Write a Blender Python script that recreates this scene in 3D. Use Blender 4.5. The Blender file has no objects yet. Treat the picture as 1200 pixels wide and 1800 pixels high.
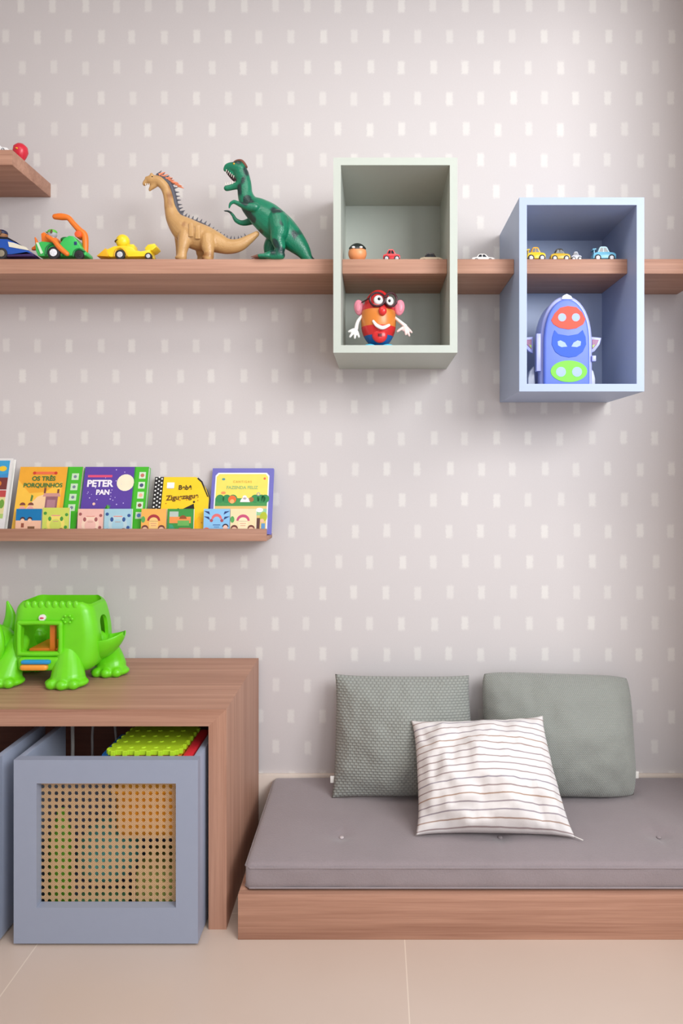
import bpy, bmesh, math, random
from mathutils import Vector, Matrix, Euler, noise
random.seed(7)
R = math.radians
sc = bpy.context.scene
COL = sc.collection

# ------------------------------------------------------------------ camera
D, H, F = 2.2, 1.153, 1200.0
cam_d = bpy.data.cameras.new('camera'); cam = bpy.data.objects.new('camera', cam_d); COL.objects.link(cam)
cam.location = (0, -D, H); cam.rotation_euler = (R(90), 0, 0)
cam_d.sensor_fit = 'VERTICAL'; cam_d.sensor_height = 36; cam_d.sensor_width = 24; cam_d.lens = 24
cam_d.shift_x = -62/1800; cam_d.shift_y = -72/1800; cam_d.clip_start = .05
sc.camera = cam
# ------------------------------------------------------------------ light
sc.view_settings.view_transform = 'Standard'; sc.view_settings.look = 'None'
sc.view_settings.gamma = 1; sc.view_settings.use_curve_mapping = False
sc.view_settings.exposure = 0.07
w = bpy.data.worlds.new('world'); sc.world = w; w.use_nodes = True
w.node_tree.nodes['Background'].inputs[0].default_value = (.75, .85, 1, 1)
w.node_tree.nodes['Background'].inputs[1].default_value = 1.0
def area(name, loc, rot, sx, sy, power, col):
    l = bpy.data.lights.new(name, 'AREA'); l.shape = 'RECTANGLE'; l.size = sx; l.size_y = sy
    l.energy = power; l.color = col
    o = bpy.data.objects.new(name, l); COL.objects.link(o); o.location = loc; o.rotation_euler = rot
    return o
_k = Vector((1.72, -2.75, 2.3)); area('window_daylight', _k, (Vector((.25, -.1, 1.35))-_k).to_track_quat('-Z', 'Y').to_euler(), 1.6, 1.3, 82, (.985, .995, 1))
area('front_fill', (.45, -3.72, 1.55), (R(90), 0, 0), .9, 1.6, 12, (.93, .965, 1))  # fill lamp added behind the camera, shining towards the back wall
area('ceiling_fill', (-.2, -1.25, 2.735), (0, 0, 0), 1.6, .7, 13, (1, .97, .94))  # unseen ceiling panel added as soft fill

# ------------------------------------------------------------------ helpers
def W(px, py, dist):
    return Vector(((px-662)*dist/F, dist-D, H-(py-828)*dist/F))
def lin(c):
    return tuple(((v/255)/12.92 if v/255 <= .04045 else ((v/255+.055)/1.055)**2.4) for v in c)
class N:
    def __init__(s, name):
        s.m = bpy.data.materials.new(name); s.m.use_nodes = True
        s.t = s.m.node_tree; s.b = s.t.nodes['Principled BSDF']; s.out = s.t.nodes['Material Output']
    def n(s, typ, ins=None, **kw):
        nd = s.t.nodes.new(typ)
        for k, v in kw.items(): setattr(nd, k, v)
        for k, v in (ins or {}).items():
            if isinstance(v, bpy.types.NodeSocket): s.t.links.new(v, nd.inputs[k])
            else: nd.inputs[k].default_value = v
        return nd
    def math(s, op, a, b=0.0, c=0.0):
        return s.n('ShaderNodeMath', {0: a, 1: b, 2: c}, operation=op).outputs[0]
    def mix(s, f, a, b):
        nd = s.n('ShaderNodeMix', data_type='RGBA')
        for i, v in ((0, f), (6, a), (7, b)):
            if isinstance(v, bpy.types.NodeSocket): s.t.links.new(v, nd.inputs[i])
            else: nd.inputs[i].default_value = v if i == 0 else (*v, 1)
        return nd.outputs[2]
    def base(s, c): s.t.links.new(c, s.b.inputs['Base Color']) if isinstance(c, bpy.types.NodeSocket) else setattr(s.b.inputs['Base Color'], 'default_value', (*c, 1))
    def set(s, k, v): s.b.inputs[k].default_value = v
    def bump(s, h, strength, dist=.01):
        b = s.n('ShaderNodeBump', {'Strength': strength, 'Distance': dist, 'Height': h})
        s.t.links.new(b.outputs[0], s.b.inputs['Normal'])
_pl = {}
def plastic(c, rough=.35, var=.06, spec=.5):
    k = (c, rough)
    if k in _pl: return _pl[k]
    q = N('plastic_%d_%d_%d' % c)
    co = q.n('ShaderNodeTexCoord').outputs['Object']
    nz = q.n('ShaderNodeTexNoise', {'Vector': co, 'Scale': 40.0}).outputs[0]
    l = lin(c)
    q.base(q.mix(nz, tuple(v*(1-var) for v in l), tuple(min(1, v*(1+var)) for v in l)))
    q.set('Roughness', rough); q.set('Specular IOR Level', spec)
    _pl[k] = q.m
    return q.m
paper = lambda c: plastic(c, .5)
def wood(name, axis, a=(153, 109, 89), b=(192, 147, 124)):
    q = N(name)
    co = q.n('ShaderNodeTexCoord').outputs['Object']
    def st(lo, hi):
        s = [hi, hi, hi]; s[axis] = lo
        return q.n('ShaderNodeMapping', {'Vector': co, 'Scale': s}).outputs[0]
    n1 = q.n('ShaderNodeTexNoise', {'Vector': st(1.2, 45), 'Scale': 1.0, 'Detail': 5.0, 'Roughness': .6}).outputs[0]
    n2 = q.n('ShaderNodeTexNoise', {'Vector': st(5, 260), 'Scale': 1.0, 'Detail': 3.0}).outputs[0]
    n3 = q.n('ShaderNodeTexNoise', {'Vector': st(.5, 9), 'Scale': 1.0, 'Detail': 2.0}).outputs[0]
    f = q.math('ADD', q.math('MULTIPLY', n1, .5), q.math('ADD', q.math('MULTIPLY', n2, .25), q.math('MULTIPLY', n3, .25)))
    rp = q.n('ShaderNodeValToRGB', {0: f}); e = rp.color_ramp.elements
    e[0].position = .36; e[0].color = (*lin(a), 1); e[1].position = .64; e[1].color = (*lin(b), 1)
    q.base(rp.outputs[0]); q.set('Roughness', .5); q.set('Specular IOR Level', .3)
    q.bump(n2, .12, .002)
    return q.m
WX = wood('oak_grain_sideways', 0); WZ = wood('oak_grain_upright', 2)
def fabric(name, c, scale=500, bump=.3, var=.12, rough=.9, sheen=.3):
    q = N(name); co = q.n('ShaderNodeTexCoord').outputs['Object']; l = lin(c)
    a = q.n('ShaderNodeTexNoise', {'Vector': co, 'Scale': float(scale), 'Detail': 2.0}).outputs[0]
    b = q.n('ShaderNodeTexNoise', {'Vector': co, 'Scale': 9.0, 'Detail': 4.0, 'Distortion': .6}).outputs[0]
    f = q.math('ADD', q.math('MULTIPLY', a, .4), q.math('MULTIPLY', b, .6))
    q.base(q.mix(f, tuple(v*(1-var*1.6) for v in l), tuple(v*(1+var*1.6) for v in l)))
    q.set('Roughness', rough); q.set('Sheen Weight', sheen); q.bump(a, bump, .002)
    return q
class MB:
    def __init__(s): s.bm = bmesh.new(); s.mats = []; s.cur = 0
    def m(s, mat):
        if mat not in s.mats: s.mats.append(mat)
        s.cur = s.mats.index(mat); return s
    def add(s, t, M=None, bev=0, seg=2):
        if bev:
            bmesh.ops.recalc_face_normals(t, faces=t.faces)
            ed = [e for e in t.edges if len(e.link_faces) == 2 and e.calc_face_angle(0) > .5]
            bmesh.ops.bevel(t, geom=ed, offset=bev, segments=seg, affect='EDGES', profile=.5, clamp_overlap=True)
        if M is not None: t.transform(M)
        for f in t.faces: f.material_index = s.cur
        me = bpy.data.meshes.new('t'); t.to_mesh(me); t.free(); s.bm.from_mesh(me); bpy.data.meshes.remove(me)
        return s
    def box(s, a, b, bev=0, seg=2, M=None):
        t = bmesh.new(); bmesh.ops.create_cube(t, size=1)
        for v in t.verts:
            v.co = Vector([(a[i]+b[i])/2+(b[i]-a[i])*v.co[i] for i in range(3)])
        return s.add(t, M, bev, seg)
    def cyl(s, p0, p1, r0, r1=None, n=24, bev=0, M=None):
        p0, p1 = Vector(p0), Vector(p1); r1 = r0 if r1 is None else r1
        t = bmesh.new(); L = (p1-p0).length
        bmesh.ops.create_cone(t, cap_ends=True, segments=n, radius1=r0, radius2=max(r1, 1e-4), depth=L)
        q = (p1-p0).normalized().to_track_quat('Z', 'Y').to_matrix().to_4x4()
        t.transform(Matrix.Translation((p0+p1)/2) @ q)
        return s.add(t, M, bev)
    def ell(s, c, r, rot=(0, 0, 0), u=24, v=14, M=None):
        t = bmesh.new(); bmesh.ops.create_uvsphere(t, u_segments=u, v_segments=v, radius=1)
        t.transform(Matrix.Translation(c) @ Euler(rot).to_matrix().to_4x4() @ Matrix.Diagonal((*((r,)*3 if isinstance(r, (int, float)) else r), 1)))
        return s.add(t, M)
    def prism(s, pts, y0, y1, bev=0, seg=2, M=None, plane='xz'):
        t = bmesh.new()
        mk = (lambda p, y: (p[0], y, p[1])) if plane == 'xz' else (lambda p, y: (p[0], p[1], y)) if plane == 'xy' else (lambda p, y: (y, p[0], p[1]))
        a = [t.verts.new(mk(p, y0)) for p in pts]; b = [t.verts.new(mk(p, y1)) for p in pts]
        t.faces.new(a); t.faces.new(b[::-1])
        for i in range(len(pts)):
            j = (i+1) % len(pts); t.faces.new((a[i], b[i], b[j], a[j]))
        bmesh.ops.recalc_face_normals(t, faces=t.faces)
        return s.add(t, M, bev, seg)
    def tube(s, pts, rad, n=14, wy=1.0, M=None, closed=False, smooth=4):
        pts = [Vector(p) for p in pts]; rad = list(rad) if hasattr(rad, '__len__') else [rad]*len(pts)
        if smooth and len(pts) > 2:                       # Catmull-Rom
            P, Q = [], []; m = len(pts)
            rng = m if closed else m-1
            for i in range(rng):
                g = (lambda k: k % m) if closed else (lambda k: min(max(k, 0), m-1))
                p = [pts[g(i+k)] for k in (-1, 0, 1, 2)]; r = [rad[g(i+k)] for k in (-1, 0, 1, 2)]
                for j in range(smooth):
                    u = j/smooth
                    cr = lambda a: .5*(2*a[1]+(a[2]-a[0])*u+(a[0]*2-a[1]*5+a[2]*4-a[3])*u*u+(a[1]*3-a[0]-a[2]*3+a[3])*u**3)
                    P.append(cr(p)); Q.append(max(cr(r), 1e-4))
            if not closed: P.append(pts[-1]); Q.append(rad[-1])
            pts, rad = P, Q
        t = bmesh.new(); rings = []; k = len(pts)
        if not closed:                                      # rounded ends
            d0 = (pts[0]-pts[1]).normalized(); d1 = (pts[-1]-pts[-2]).normalized()
            e0 = [(pts[0]+d0*rad[0]*math.sin(a), rad[0]*math.cos(a)) for a in (R(85), R(60), R(30))]
            e1 = [(pts[-1]+d1*rad[-1]*math.sin(a), rad[-1]*math.cos(a)) for a in (R(30), R(60), R(85))]
            pts = [e[0] for e in e0]+pts+[e[0] for e in e1]; rad = [e[1] for e in e0]+rad+[e[1] for e in e1]; k = len(pts)
        ref = Vector((0, 1, 0))
        for i in range(k):
            a = pts[(i-1) % k] if (closed or i) else pts[i]; b = pts[(i+1) % k] if (closed or i < k-1) else pts[i]
            tg = (b-a).normalized()
            side = ref-tg*ref.dot(tg)
            if side.length < .05: side = Vector((1, 0, 0))-tg*tg.x
            side.normalize(); up = tg.cross(side)
            rings.append([t.verts.new(pts[i]+side*math.cos(2*math.pi*j/n)*rad[i]*wy+up*math.sin(2*math.pi*j/n)*rad[i]) for j in range(n)])
        for i in range(k if closed else k-1):
            A, B = rings[i], rings[(i+1) % k]
            for j in range(n): t.faces.new((A[j], A[(j+1) % n], B[(j+1) % n], B[j]))
        if not closed: t.faces.new(rings[0][::-1]); t.faces.new(rings[-1])
        bmesh.ops.recalc_face_normals(t, faces=t.faces)
        return s.add(t, M)
    def lathe(s, prof, c=(0, 0, 0), n=28, M=None):
        t = bmesh.new(); rr = []
        for r, z in prof:
            rr.append([t.verts.new((c[0]+max(r, 1e-4)*math.cos(2*math.pi*j/n), c[1]+max(r, 1e-4)*math.sin(2*math.pi*j/n), c[2]+z)) for j in range(n)])
        for A, B in zip(rr, rr[1:]):
            for j in range(n): t.faces.new((A[j], A[(j+1) % n], B[(j+1) % n], B[j]))
        t.faces.new(rr[0][::-1]); t.faces.new(rr[-1]); bmesh.ops.recalc_face_normals(t, faces=t.faces)
        return s.add(t, M)
    def rbox(s, a, b, r, nx=8, ny=8, nz=4, fn=None, M=None):
        t = bmesh.new(); a, b = Vector(a), Vector(b); n = (nx, ny, nz); vs = {}
        def key(i, j, k):
            if (i, j, k) not in vs:
                p = Vector([a[q]+(b[q]-a[q])*(i, j, k)[q]/n[q] for q in range(3)])
                c = Vector([min(max(p[q], a[q]+r), b[q]-r) for q in range(3)])
                d = p-c
                if d.length > 1e-9: p = c+d.normalized()*min(r, d.length*1.0 if False else r)
                if fn: p = fn(p)
                vs[(i, j, k)] = t.verts.new(p)
            return vs[(i, j, k)]
        for i in range(nx):
            for j in range(ny):
                for k in (0, nz): t.faces.new([key(i, j, k), key(i+1, j, k), key(i+1, j+1, k), key(i, j+1, k)])
        for i in range(nx):
            for k in range(nz):
                for j in (0, ny): t.faces.new([key(i, j, k), key(i+1, j, k), key(i+1, j, k+1), key(i, j, k+1)])
        for j in range(ny):
            for k in range(nz):
                for i in (0, nx): t.faces.new([key(i, j, k), key(i, j+1, k), key(i, j+1, k+1), key(i, j, k+1)])
        bmesh.ops.recalc_face_normals(t, faces=t.faces)
        return s.add(t, M)
WL = {}
def link(name, me, parent, keep, tr=None):
    o = bpy.data.objects.new(name, me); COL.objects.link(o)
    c = Vector((0, 0, 0))
    if not keep and len(me.vertices):
        xs = [v.co for v in me.vertices]
        c = Vector(((min(v.x for v in xs)+max(v.x for v in xs))/2, (min(v.y for v in xs)+max(v.y for v in xs))/2, min(v.z for v in xs)))
        me.transform(Matrix.Translation(-c))
    WL[o.name] = c
    if parent: o.parent = parent; o.location = c-WL[parent.name]
    else: o.location = c
    return o
def obj(name, mb, parent=None, smooth=38, keep=False, tagd=None, mods=None):
    me = bpy.data.meshes.new(name); mb.bm.to_mesh(me); mb.bm.free()
    for m in mb.mats: me.materials.append(m)
    if mods:
        t = bpy.data.objects.new('tmp', me); COL.objects.link(t)
        for typ, kw in mods:
            md = t.modifiers.new('m', typ)
            for k, v in kw.items(): setattr(md, k, v)
        bpy.context.view_layer.update()
        me2 = bpy.data.meshes.new_from_object(t.evaluated_get(bpy.context.evaluated_depsgraph_get()))
        bpy.data.objects.remove(t); me = me2; me.name = name
        if not me.materials:
            for m in mb.mats: me.materials.append(m)
    if smooth:
        me.shade_smooth()
        if smooth < 180: me.set_sharp_from_angle(angle=R(smooth))
    o = link(name, me, parent, keep)
    if tagd: tag(o, *tagd)
    return o
def tag(o, label=None, cat=None, group=None, kind=None):
    if label: o['label'] = label
    if cat: o['category'] = cat
    if group: o['group'] = group
    if kind: o['kind'] = kind
    return o
def thing(name, label, cat, loc, group=None):
    o = bpy.data.objects.new(name, None); COL.objects.link(o); o.location = loc; o.empty_display_size = .05
    WL[o.name] = Vector(loc)
    return tag(o, label, cat, group)
def text(body, size, mat, M, parent, name='title', bold=.0, align='CENTER', space=1.0):
    cu = bpy.data.curves.new('t', 'FONT'); cu.body = body; cu.size = size; cu.align_x = align; cu.extrude = .0003; cu.offset = bold; cu.space_line = .85; cu.space_character = space
    t = bpy.data.objects.new('t', cu); COL.objects.link(t); bpy.context.view_layer.update()
    me = bpy.data.meshes.new_from_object(t.evaluated_get(bpy.context.evaluated_depsgraph_get()))
    bpy.data.objects.remove(t)
    me.transform(M @ Matrix.Rotation(R(90), 4, 'X')); me.materials.clear(); me.materials.append(mat)
    me.name = name
    return link(name, me, parent, False)
def circ(cx, cz, rx, rz=None, n=24, a0=0, a1=360):
    rz = rx if rz is None else rz
    k = n if a1-a0 >= 360 else n+1
    return [(cx+rx*math.cos(R(a0+(a1-a0)*i/n)), cz+rz*math.sin(R(a0+(a1-a0)*i/n))) for i in range(k)]
def struct(name, mb, **k): return tag(obj(name, mb, keep=True, smooth=30, **k), kind='structure')

# ------------------------------------------------------------------ room shell
XR, XL, YF, ZC = 1.0, -2.3, -3.6, 2.75
q = N('wallpaper_with_dashes')
co = q.n('ShaderNodeTexCoord').outputs['Object']
sp = q.n('ShaderNodeSeparateXYZ', {0: co})
v = q.math('DIVIDE', q.math('SUBTRACT', sp.outputs[2], 2.6527), .09955)
r_ = q.math('FLOOR', q.math('ADD', v, .5)); fz = q.math('SUBTRACT', v, r_)
par = q.math('MULTIPLY', q.math('MODULO', q.math('ABSOLUTE', r_), 2.0), .5)
u = q.math('ADD', q.math('DIVIDE', q.math('ADD', sp.outputs[0], 1.144), .1021), par)
c_ = q.math('FLOOR', q.math('ADD', u, .5)); fu = q.math('SUBTRACT', u, c_)
cell = q.n('ShaderNodeCombineXYZ', {0: c_, 1: r_})
wn = q.n('ShaderNodeTexWhiteNoise', {'Vector': cell.outputs[0]}, noise_dimensions='2D')
ws = q.n('ShaderNodeSeparateColor', {0: wn.outputs['Color']})
edge = q.n('ShaderNodeTexNoise', {'Vector': co, 'Scale': 160.0}).outputs[0]
fu = q.math('ADD', fu, q.math('MULTIPLY', q.math('SUBTRACT', ws.outputs[0], .5), .06))
fz = q.math('ADD', fz, q.math('MULTIPLY', q.math('SUBTRACT', ws.outputs[1], .5), .05))
jit = q.math('MULTIPLY', q.math('SUBTRACT', edge, .5), .10)
ax = q.math('ADD', q.math('ABSOLUTE', fu), jit); az = q.math('ADD', q.math('ABSOLUTE', fz), jit)
mx = q.n('ShaderNodeMapRange', {0: ax, 1: .075, 2: .13, 3: 1.0, 4: 0.0}).outputs[0]
mz = q.n('ShaderNodeMapRange', {0: az, 1: .17, 2: .25, 3: 1.0, 4: 0.0}).outputs[0]
mk = q.math('MULTIPLY', q.math('MULTIPLY', mx, mz), q.math('ADD', .7, q.math('MULTIPLY', ws.outputs[2], .3)))
mott = q.n('ShaderNodeTexNoise', {'Vector': co, 'Scale': 250.0, 'Detail': 2.0}).outputs[0]
bc = q.mix(mott, lin((203, 197, 196)), lin((209, 203, 202)))
q.base(q.mix(mk, bc, lin((221, 217, 213)))); q.set('Roughness', .75); q.set('Specular IOR Level', .25)
WALLP = q.m
q = N('wall_paint'); co = q.n('ShaderNodeTexCoord').outputs['Object']
nz = q.n('ShaderNodeTexNoise', {'Vector': co, 'Scale': 60.0}).outputs[0]
q.base(q.mix(nz, lin((214, 206, 200)), lin((222, 214, 208)))); q.set('Roughness', .8); PAINT = q.m
q = N('porcelain_floor_tiles'); co = q.n('ShaderNodeTexCoord').outputs['Object']; sp = q.n('ShaderNodeSeparateXYZ', {0: co})
def grout(c, off, per):
    f = q.math('FRACT', q.math('DIVIDE', q.math('ADD', c, off), per))
    f = q.math('MINIMUM', f, q.math('SUBTRACT', 1.0, f))
    return q.math('LESS_THAN', f, .0016)
g = q.math('MAXIMUM', grout(sp.outputs[0], -.0686+8.95, .895), grout(sp.outputs[1], .42+8.95, .895))
n1 = q.n('ShaderNodeTexNoise', {'Vector': co, 'Scale': 2.5, 'Detail': 5.0}).outputs[0]
q.base(q.mix(g, q.mix(n1, lin((198, 178, 163)), lin((208, 189, 175))), lin((222, 206, 190))))
q.set('Roughness', .28); q.set('Specular IOR Level', .4); TILE = q.m

struct('floor', MB().m(TILE).box((XL, YF, -.05), (XR, 0, 0)))
struct('ceiling', MB().m(PAINT).box((XL, YF, ZC), (XR, 0, ZC+.05)))
struct('wall_back', MB().m(WALLP).box((XL, 0, -.05), (XR, .1, ZC+.05)))
struct('wall_left', MB().m(PAINT).box((XL-.1, YF-.1, -.05), (XL, .1, ZC+.05)))
y0, y1, z0, z1 = -3.4, -.52, .35, 2.68
wr = MB().m(PAINT)
for a, b in (((YF-.1, -.05), (y0, ZC+.05)), ((y1, -.05), (.1, ZC+.05)), ((y0, -.05), (y1, z0)), ((y0, z1), (y1, ZC+.05))):
    wr.box((XR, a[0], a[1]), (XR+.1, b[0], b[1]))
struct('wall_right', wr)
wf = MB().m(PAINT)
for a, b in (((XL, -.05), (-.2, ZC+.05)), ((.9, -.05), (XR, ZC+.05)), ((-.2, 2.4), (.9, ZC+.05)), ((-.2, -.05), (.9, .5))):
    wf.box((a[0], YF-.1, a[1]), (b[0], YF, b[1]))
struct('wall_front', wf)
WHITE = plastic((235, 233, 230), .4)
fr = MB().m(WHITE)
for a, b in (((y0, z0), (y1, z0+.04)), ((y0, z1-.04), (y1, z1)), ((y0, z0), (y0+.04, z1)), ((y1-.04, z0), (y1, z1)), (((y0+y1)/2-.02, z0), ((y0+y1)/2+.02, z1))):
    fr.box((XR+.02, a[0], a[1]), (XR+.06, b[0], b[1]))
struct('window_1', fr)
fr = MB().m(WHITE)  # unseen window frame in the front wall, added to go with the front fill
for a, b in (((-.2, .5), (.9, .54)), ((-.2, 2.36), (.9, 2.4)), ((-.2, .5), (-.16, 2.4)), ((.86, .5), (.9, 2.4))):
    fr.box((a[0], YF-.07, a[1]), (b[0], YF-.03, b[1]))
struct('fill_window', fr)
BB = plastic((222, 208, 196), .35)
struct('baseboard_back', MB().m(BB).box((XL, -.013, 0), (XR, 0, .180), .001))
struct('baseboard_right', MB().m(BB).box((XR-.012, YF, 0), (XR, -.54, .1865), .001))

# ------------------------------------------------------------------ built-in furniture
# long shelf, threaded through the two boxes
SZ0, SZ1, SD = 1.722, 1.764, .233
GX0, GX1, GZ0, GZ1 = -.1207, .2239, 1.4817, 2.0238
BX0, BX1, BZ0, BZ1 = .3957, .7427, 1.3742, 1.9131
ND, NT = .3036, .021
t = thing('wall_shelf', 'long thick oak shelf with dinosaurs and toy vehicles, running through both wall boxes', 'shelf', (-.4, -.1, SZ0))
m_ = MB().m(WX)
for a, b in ((-2.0, GX0-.0004), (GX0+NT+.0004, GX1-NT-.0004), (GX1+.0004, BX0-.0004), (BX0+NT+.0004, BX1-NT-.0004), (BX1+.0004, .967)):
    yb = -.012 if (a > GX0 and b < GX1) or (a > BX0 and b < BX1) else 0
    m_.box((a, -SD, SZ0), (b, yb, SZ1), .0012)
o = obj('shelf_board', m_, t, keep=True)
t2 = MB().m(WX).box((-2.0, -SD, 2.035), (-1.05, 0, 2.079), .0012)
tag(obj('wall_shelf', t2), 'short oak shelf end cut off at the upper left corner of the wall', 'shelf')
def niche(name, label, x0, x1, z0, z1, c):
    col = plastic(c, .42, .02)
    t = thing(name, label, 'box shelf', ((x0+x1)/2, -ND/2, z0))
    fr = MB().m(col)
    # mitred boards with the front face
    for pts in ([(x0, z0), (x1, z0), (x1-NT, z0+NT), (x0+NT, z0+NT)], [(x0, z1), (x0+NT, z1-NT), (x1-NT, z1-NT), (x1, z1)],
                [(x0, z0), (x0+NT, z0+NT), (x0+NT, z1-NT), (x0, z1)], [(x1, z0), (x1, z1), (x1-NT, z1-NT), (x1-NT, z0+NT)]):
        fr.prism(pts, -ND, -.0005)
    bmesh.ops.remove_doubles(fr.bm, verts=fr.bm.verts, dist=1e-5)
    obj('frame', fr, t, smooth=30)
    obj('back_panel', MB().m(col).box((x0+NT, -.011, z0+NT), (x1-NT, -.0005, z1-NT)), t)
niche('wall_box_shelf', 'sage grey wall box open at the front, holding an egg-shaped toy', GX0, GX1, GZ0, GZ1, (184, 190, 180))
niche('wall_box_shelf', 'light blue wall box open at the front, holding a toy rocket', BX0, BX1, BZ0, BZ1, (164, 178, 207))

# book ledge
LX, LD = -.337, .115
t = thing('book_ledge', 'narrow oak picture ledge on the wall holding picture books', 'shelf', (-.9, -.06, .939))
obj('ledge_board', MB().m(WX).box((-1.9, -.103, .939), (LX, 0, .953), .0008), t)
obj('front_lip', MB().m(WX).box((-1.9, -.115, .939), (LX, -.1031, .976), .001), t)

# table
TX, TT, TZ, TD = -.378, .045, .554, .483
t = thing('toy_table', 'low oak waterfall-edge table against the wall with a green toy on top', 'table', (-1.1, -TD/2, 0))
obj('tabletop', MB().m(WX).prism([(-2.1, TZ), (TX, TZ), (TX-TT, TZ-.043), (-2.1, TZ-.043)], -TD, -.014), t, smooth=0)
obj('side_panel', MB().m(WZ).prism([(TX, TZ), (TX, 0), (TX-TT, 0), (TX-TT, TZ-.043)], -TD, -.014), t, smooth=0)

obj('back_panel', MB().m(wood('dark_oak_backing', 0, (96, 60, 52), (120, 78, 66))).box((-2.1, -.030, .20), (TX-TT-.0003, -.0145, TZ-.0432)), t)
# bench
BD, BXL, BZ = .521, -.3414, .1106
t = thing('low_bench', 'low oak platform bench under the grey mattress', 'bench', (.33, -BD/2, 0))
f_ = MB().m(WX)
f_.box((BXL, -BD, 0), (XR-.003, -BD+.02, BZ), .0008)
obj('front_board', f_, t)
obj('side_board', MB().m(WZ).box((BXL, -BD+.0205, 0), (BXL+.02, -.014, BZ-.0002), .0008), t)
obj('deck', MB().m(WX).box((BXL+.0205, -BD+.0205, BZ-.018), (XR-.003, -.014, BZ-.0004)), t)
q = fabric('mauve_grey_suede', (143, 131, 133), 260, .35, .09, .85, .35); SUEDE = q.m
MX0, MX1, MY0, MY1, MZ0, MZ1 = -.328, .985, -.503, -.016, BZ, .176
btn = [(-.094, -.372), (.33, -.372), (.755, -.372), (-.094, -.13), (.33, -.13), (.755, -.13)]
def matf(p):
    p = p.copy()
    k = (p.z-MZ0)/(MZ1-MZ0)
    cr = 1-max(0, abs((p.x-.33)/.66))**8; cy = 1-abs((p.y+.26)/.245)**6
    dz = .004*cr*cy
    for bx, by in btn:
        d2 = (p.x-bx)**2+(p.y-by)**2
        dz -= .009*math.exp(-d2/.0009)
        dz -= .0018*math.exp(-((p.x-bx)**2)/.00004)*math.exp(-((p.y-by)/.09)**2)
    dz += .0016*noise.noise(Vector((p.x*9, p.y*11, 3)))
    if k > .4: p.z += dz*min(1, (k-.4)/.5)
    if 0.05 < k < .95: p.y += .0025*noise.noise(Vector((p.x*14, p.z*20, 1)))
    return p
t = thing('bench_mattress', 'thin mauve-grey suede bench mattress with button tufts', 'mattress', (.33, -.26, MZ0))
obj('mattress_cover', MB().m(SUEDE).rbox((MX0, MY0, MZ0), (MX1, MY1, MZ1), .014, 160, 70, 8, matf), t, smooth=180)
pz = MZ1-.010
def pipe(z):
    k = .0; pts = [(MX0+.012, MY0+k, z), (MX1-.012, MY0+k, z), (MX1-k, MY0+.012, z), (MX1-k, MY1-.012, z), (MX1-.012, MY1-k, z), (MX0+.012, MY1-k, z), (MX0+k, MY1-.012, z), (MX0+k, MY0+.012, z)]
    return MB().m(SUEDE).tube(pts, .0022, 8, closed=True, smooth=0)
obj('piping', pipe(pz), t); obj('piping', pipe(MZ0+.006), t)
BTN = plastic((196, 184, 184), .6)
for bx, by in btn:
    obj('tuft_button', MB().m(BTN if (bx, by) == btn[0] else SUEDE).ell((bx, by, MZ1-.004), (.006, .006, .003)), t)

# ------------------------------------------------------------------ cushions
def cushion(name, label, TL, TR, BL, BR, T, mat, pinch=.03, n=44, wr=.004, extras=None, seed=0, power=.42, bow=0, corner=0):
    nrm = ((TR-TL).cross(BL-TL)).normalized()
    if nrm.y > 0: nrm = -nrm
    loc = (BL+BR)/2
    t = thing(name, label, 'cushion', loc, None)
    mb = MB().m(mat); bm = mb.bm; uvl = bm.loops.layers.uv.new('UVMap'); G = {}
    def P(i, j, s):
        k = (i, j, s if 0 < i < n and 0 < j < n else 0)
        if k in G: return G[k]
        u = -1+2*i/n; v = -1+2*j/n
        u = math.sin(u*math.pi/2)*.55+u*.45; v = math.sin(v*math.pi/2)*.55+v*.45
        uu = u*(1-pinch*(1-v**4)-corner*abs(v)**7); vv = v*(1-pinch*(1-u**4)-corner*abs(u)**7)
        a = (uu+1)/2; b = (vv+1)/2
        p = (BL*(1-a)+BR*a)*(1-b)+(TL*(1-a)+TR*a)*b
        h = max(0, (1-u*u)*(1-v*v))**power*T/2
        wv = wr*noise.noise(Vector((u*3.2+seed, v*2.5, seed*1.7)))+wr*.5*noise.noise(Vector((u*9+seed, v*5, seed)))
        p = p+nrm*s*(h+wv*min(1, h/(T*.2)))*(1.75 if s == 1 else .6)+nrm*wv*.6
        G[k] = (bm.verts.new(p), (u+1)/2, (v+1)/2+bow*u*u*(v+1.15)/2); return G[k]
    for s in (1, -1):
        for i in range(n):
            for j in range(n):
                q4 = [P(i, j, s), P(i+1, j, s), P(i+1, j+1, s), P(i, j+1, s)]
                f = bm.faces.new([x[0] for x in (q4 if s == 1 else q4[::-1])])
                for l, x in zip(f.loops, (q4 if s == 1 else q4[::-1])): l[uvl].uv = (x[1], x[2])
    bmesh.ops.recalc_face_normals(bm, faces=bm.faces)
    obj('cushion_cover', mb, t, smooth=180)
    # seam piping round the rim
    rim = [G[(i, 0, 0)][0] for i in ()]
    pts = []
    for i in range(0, n+1, 2): pts.append((i, 0))
    for j in range(2, n+1, 2): pts.append((n, j))
    for i in range(n-2, -1, -2): pts.append((i, n))
    for j in range(n-2, 0, -2): pts.append((0, j))
    return t, nrm
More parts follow.
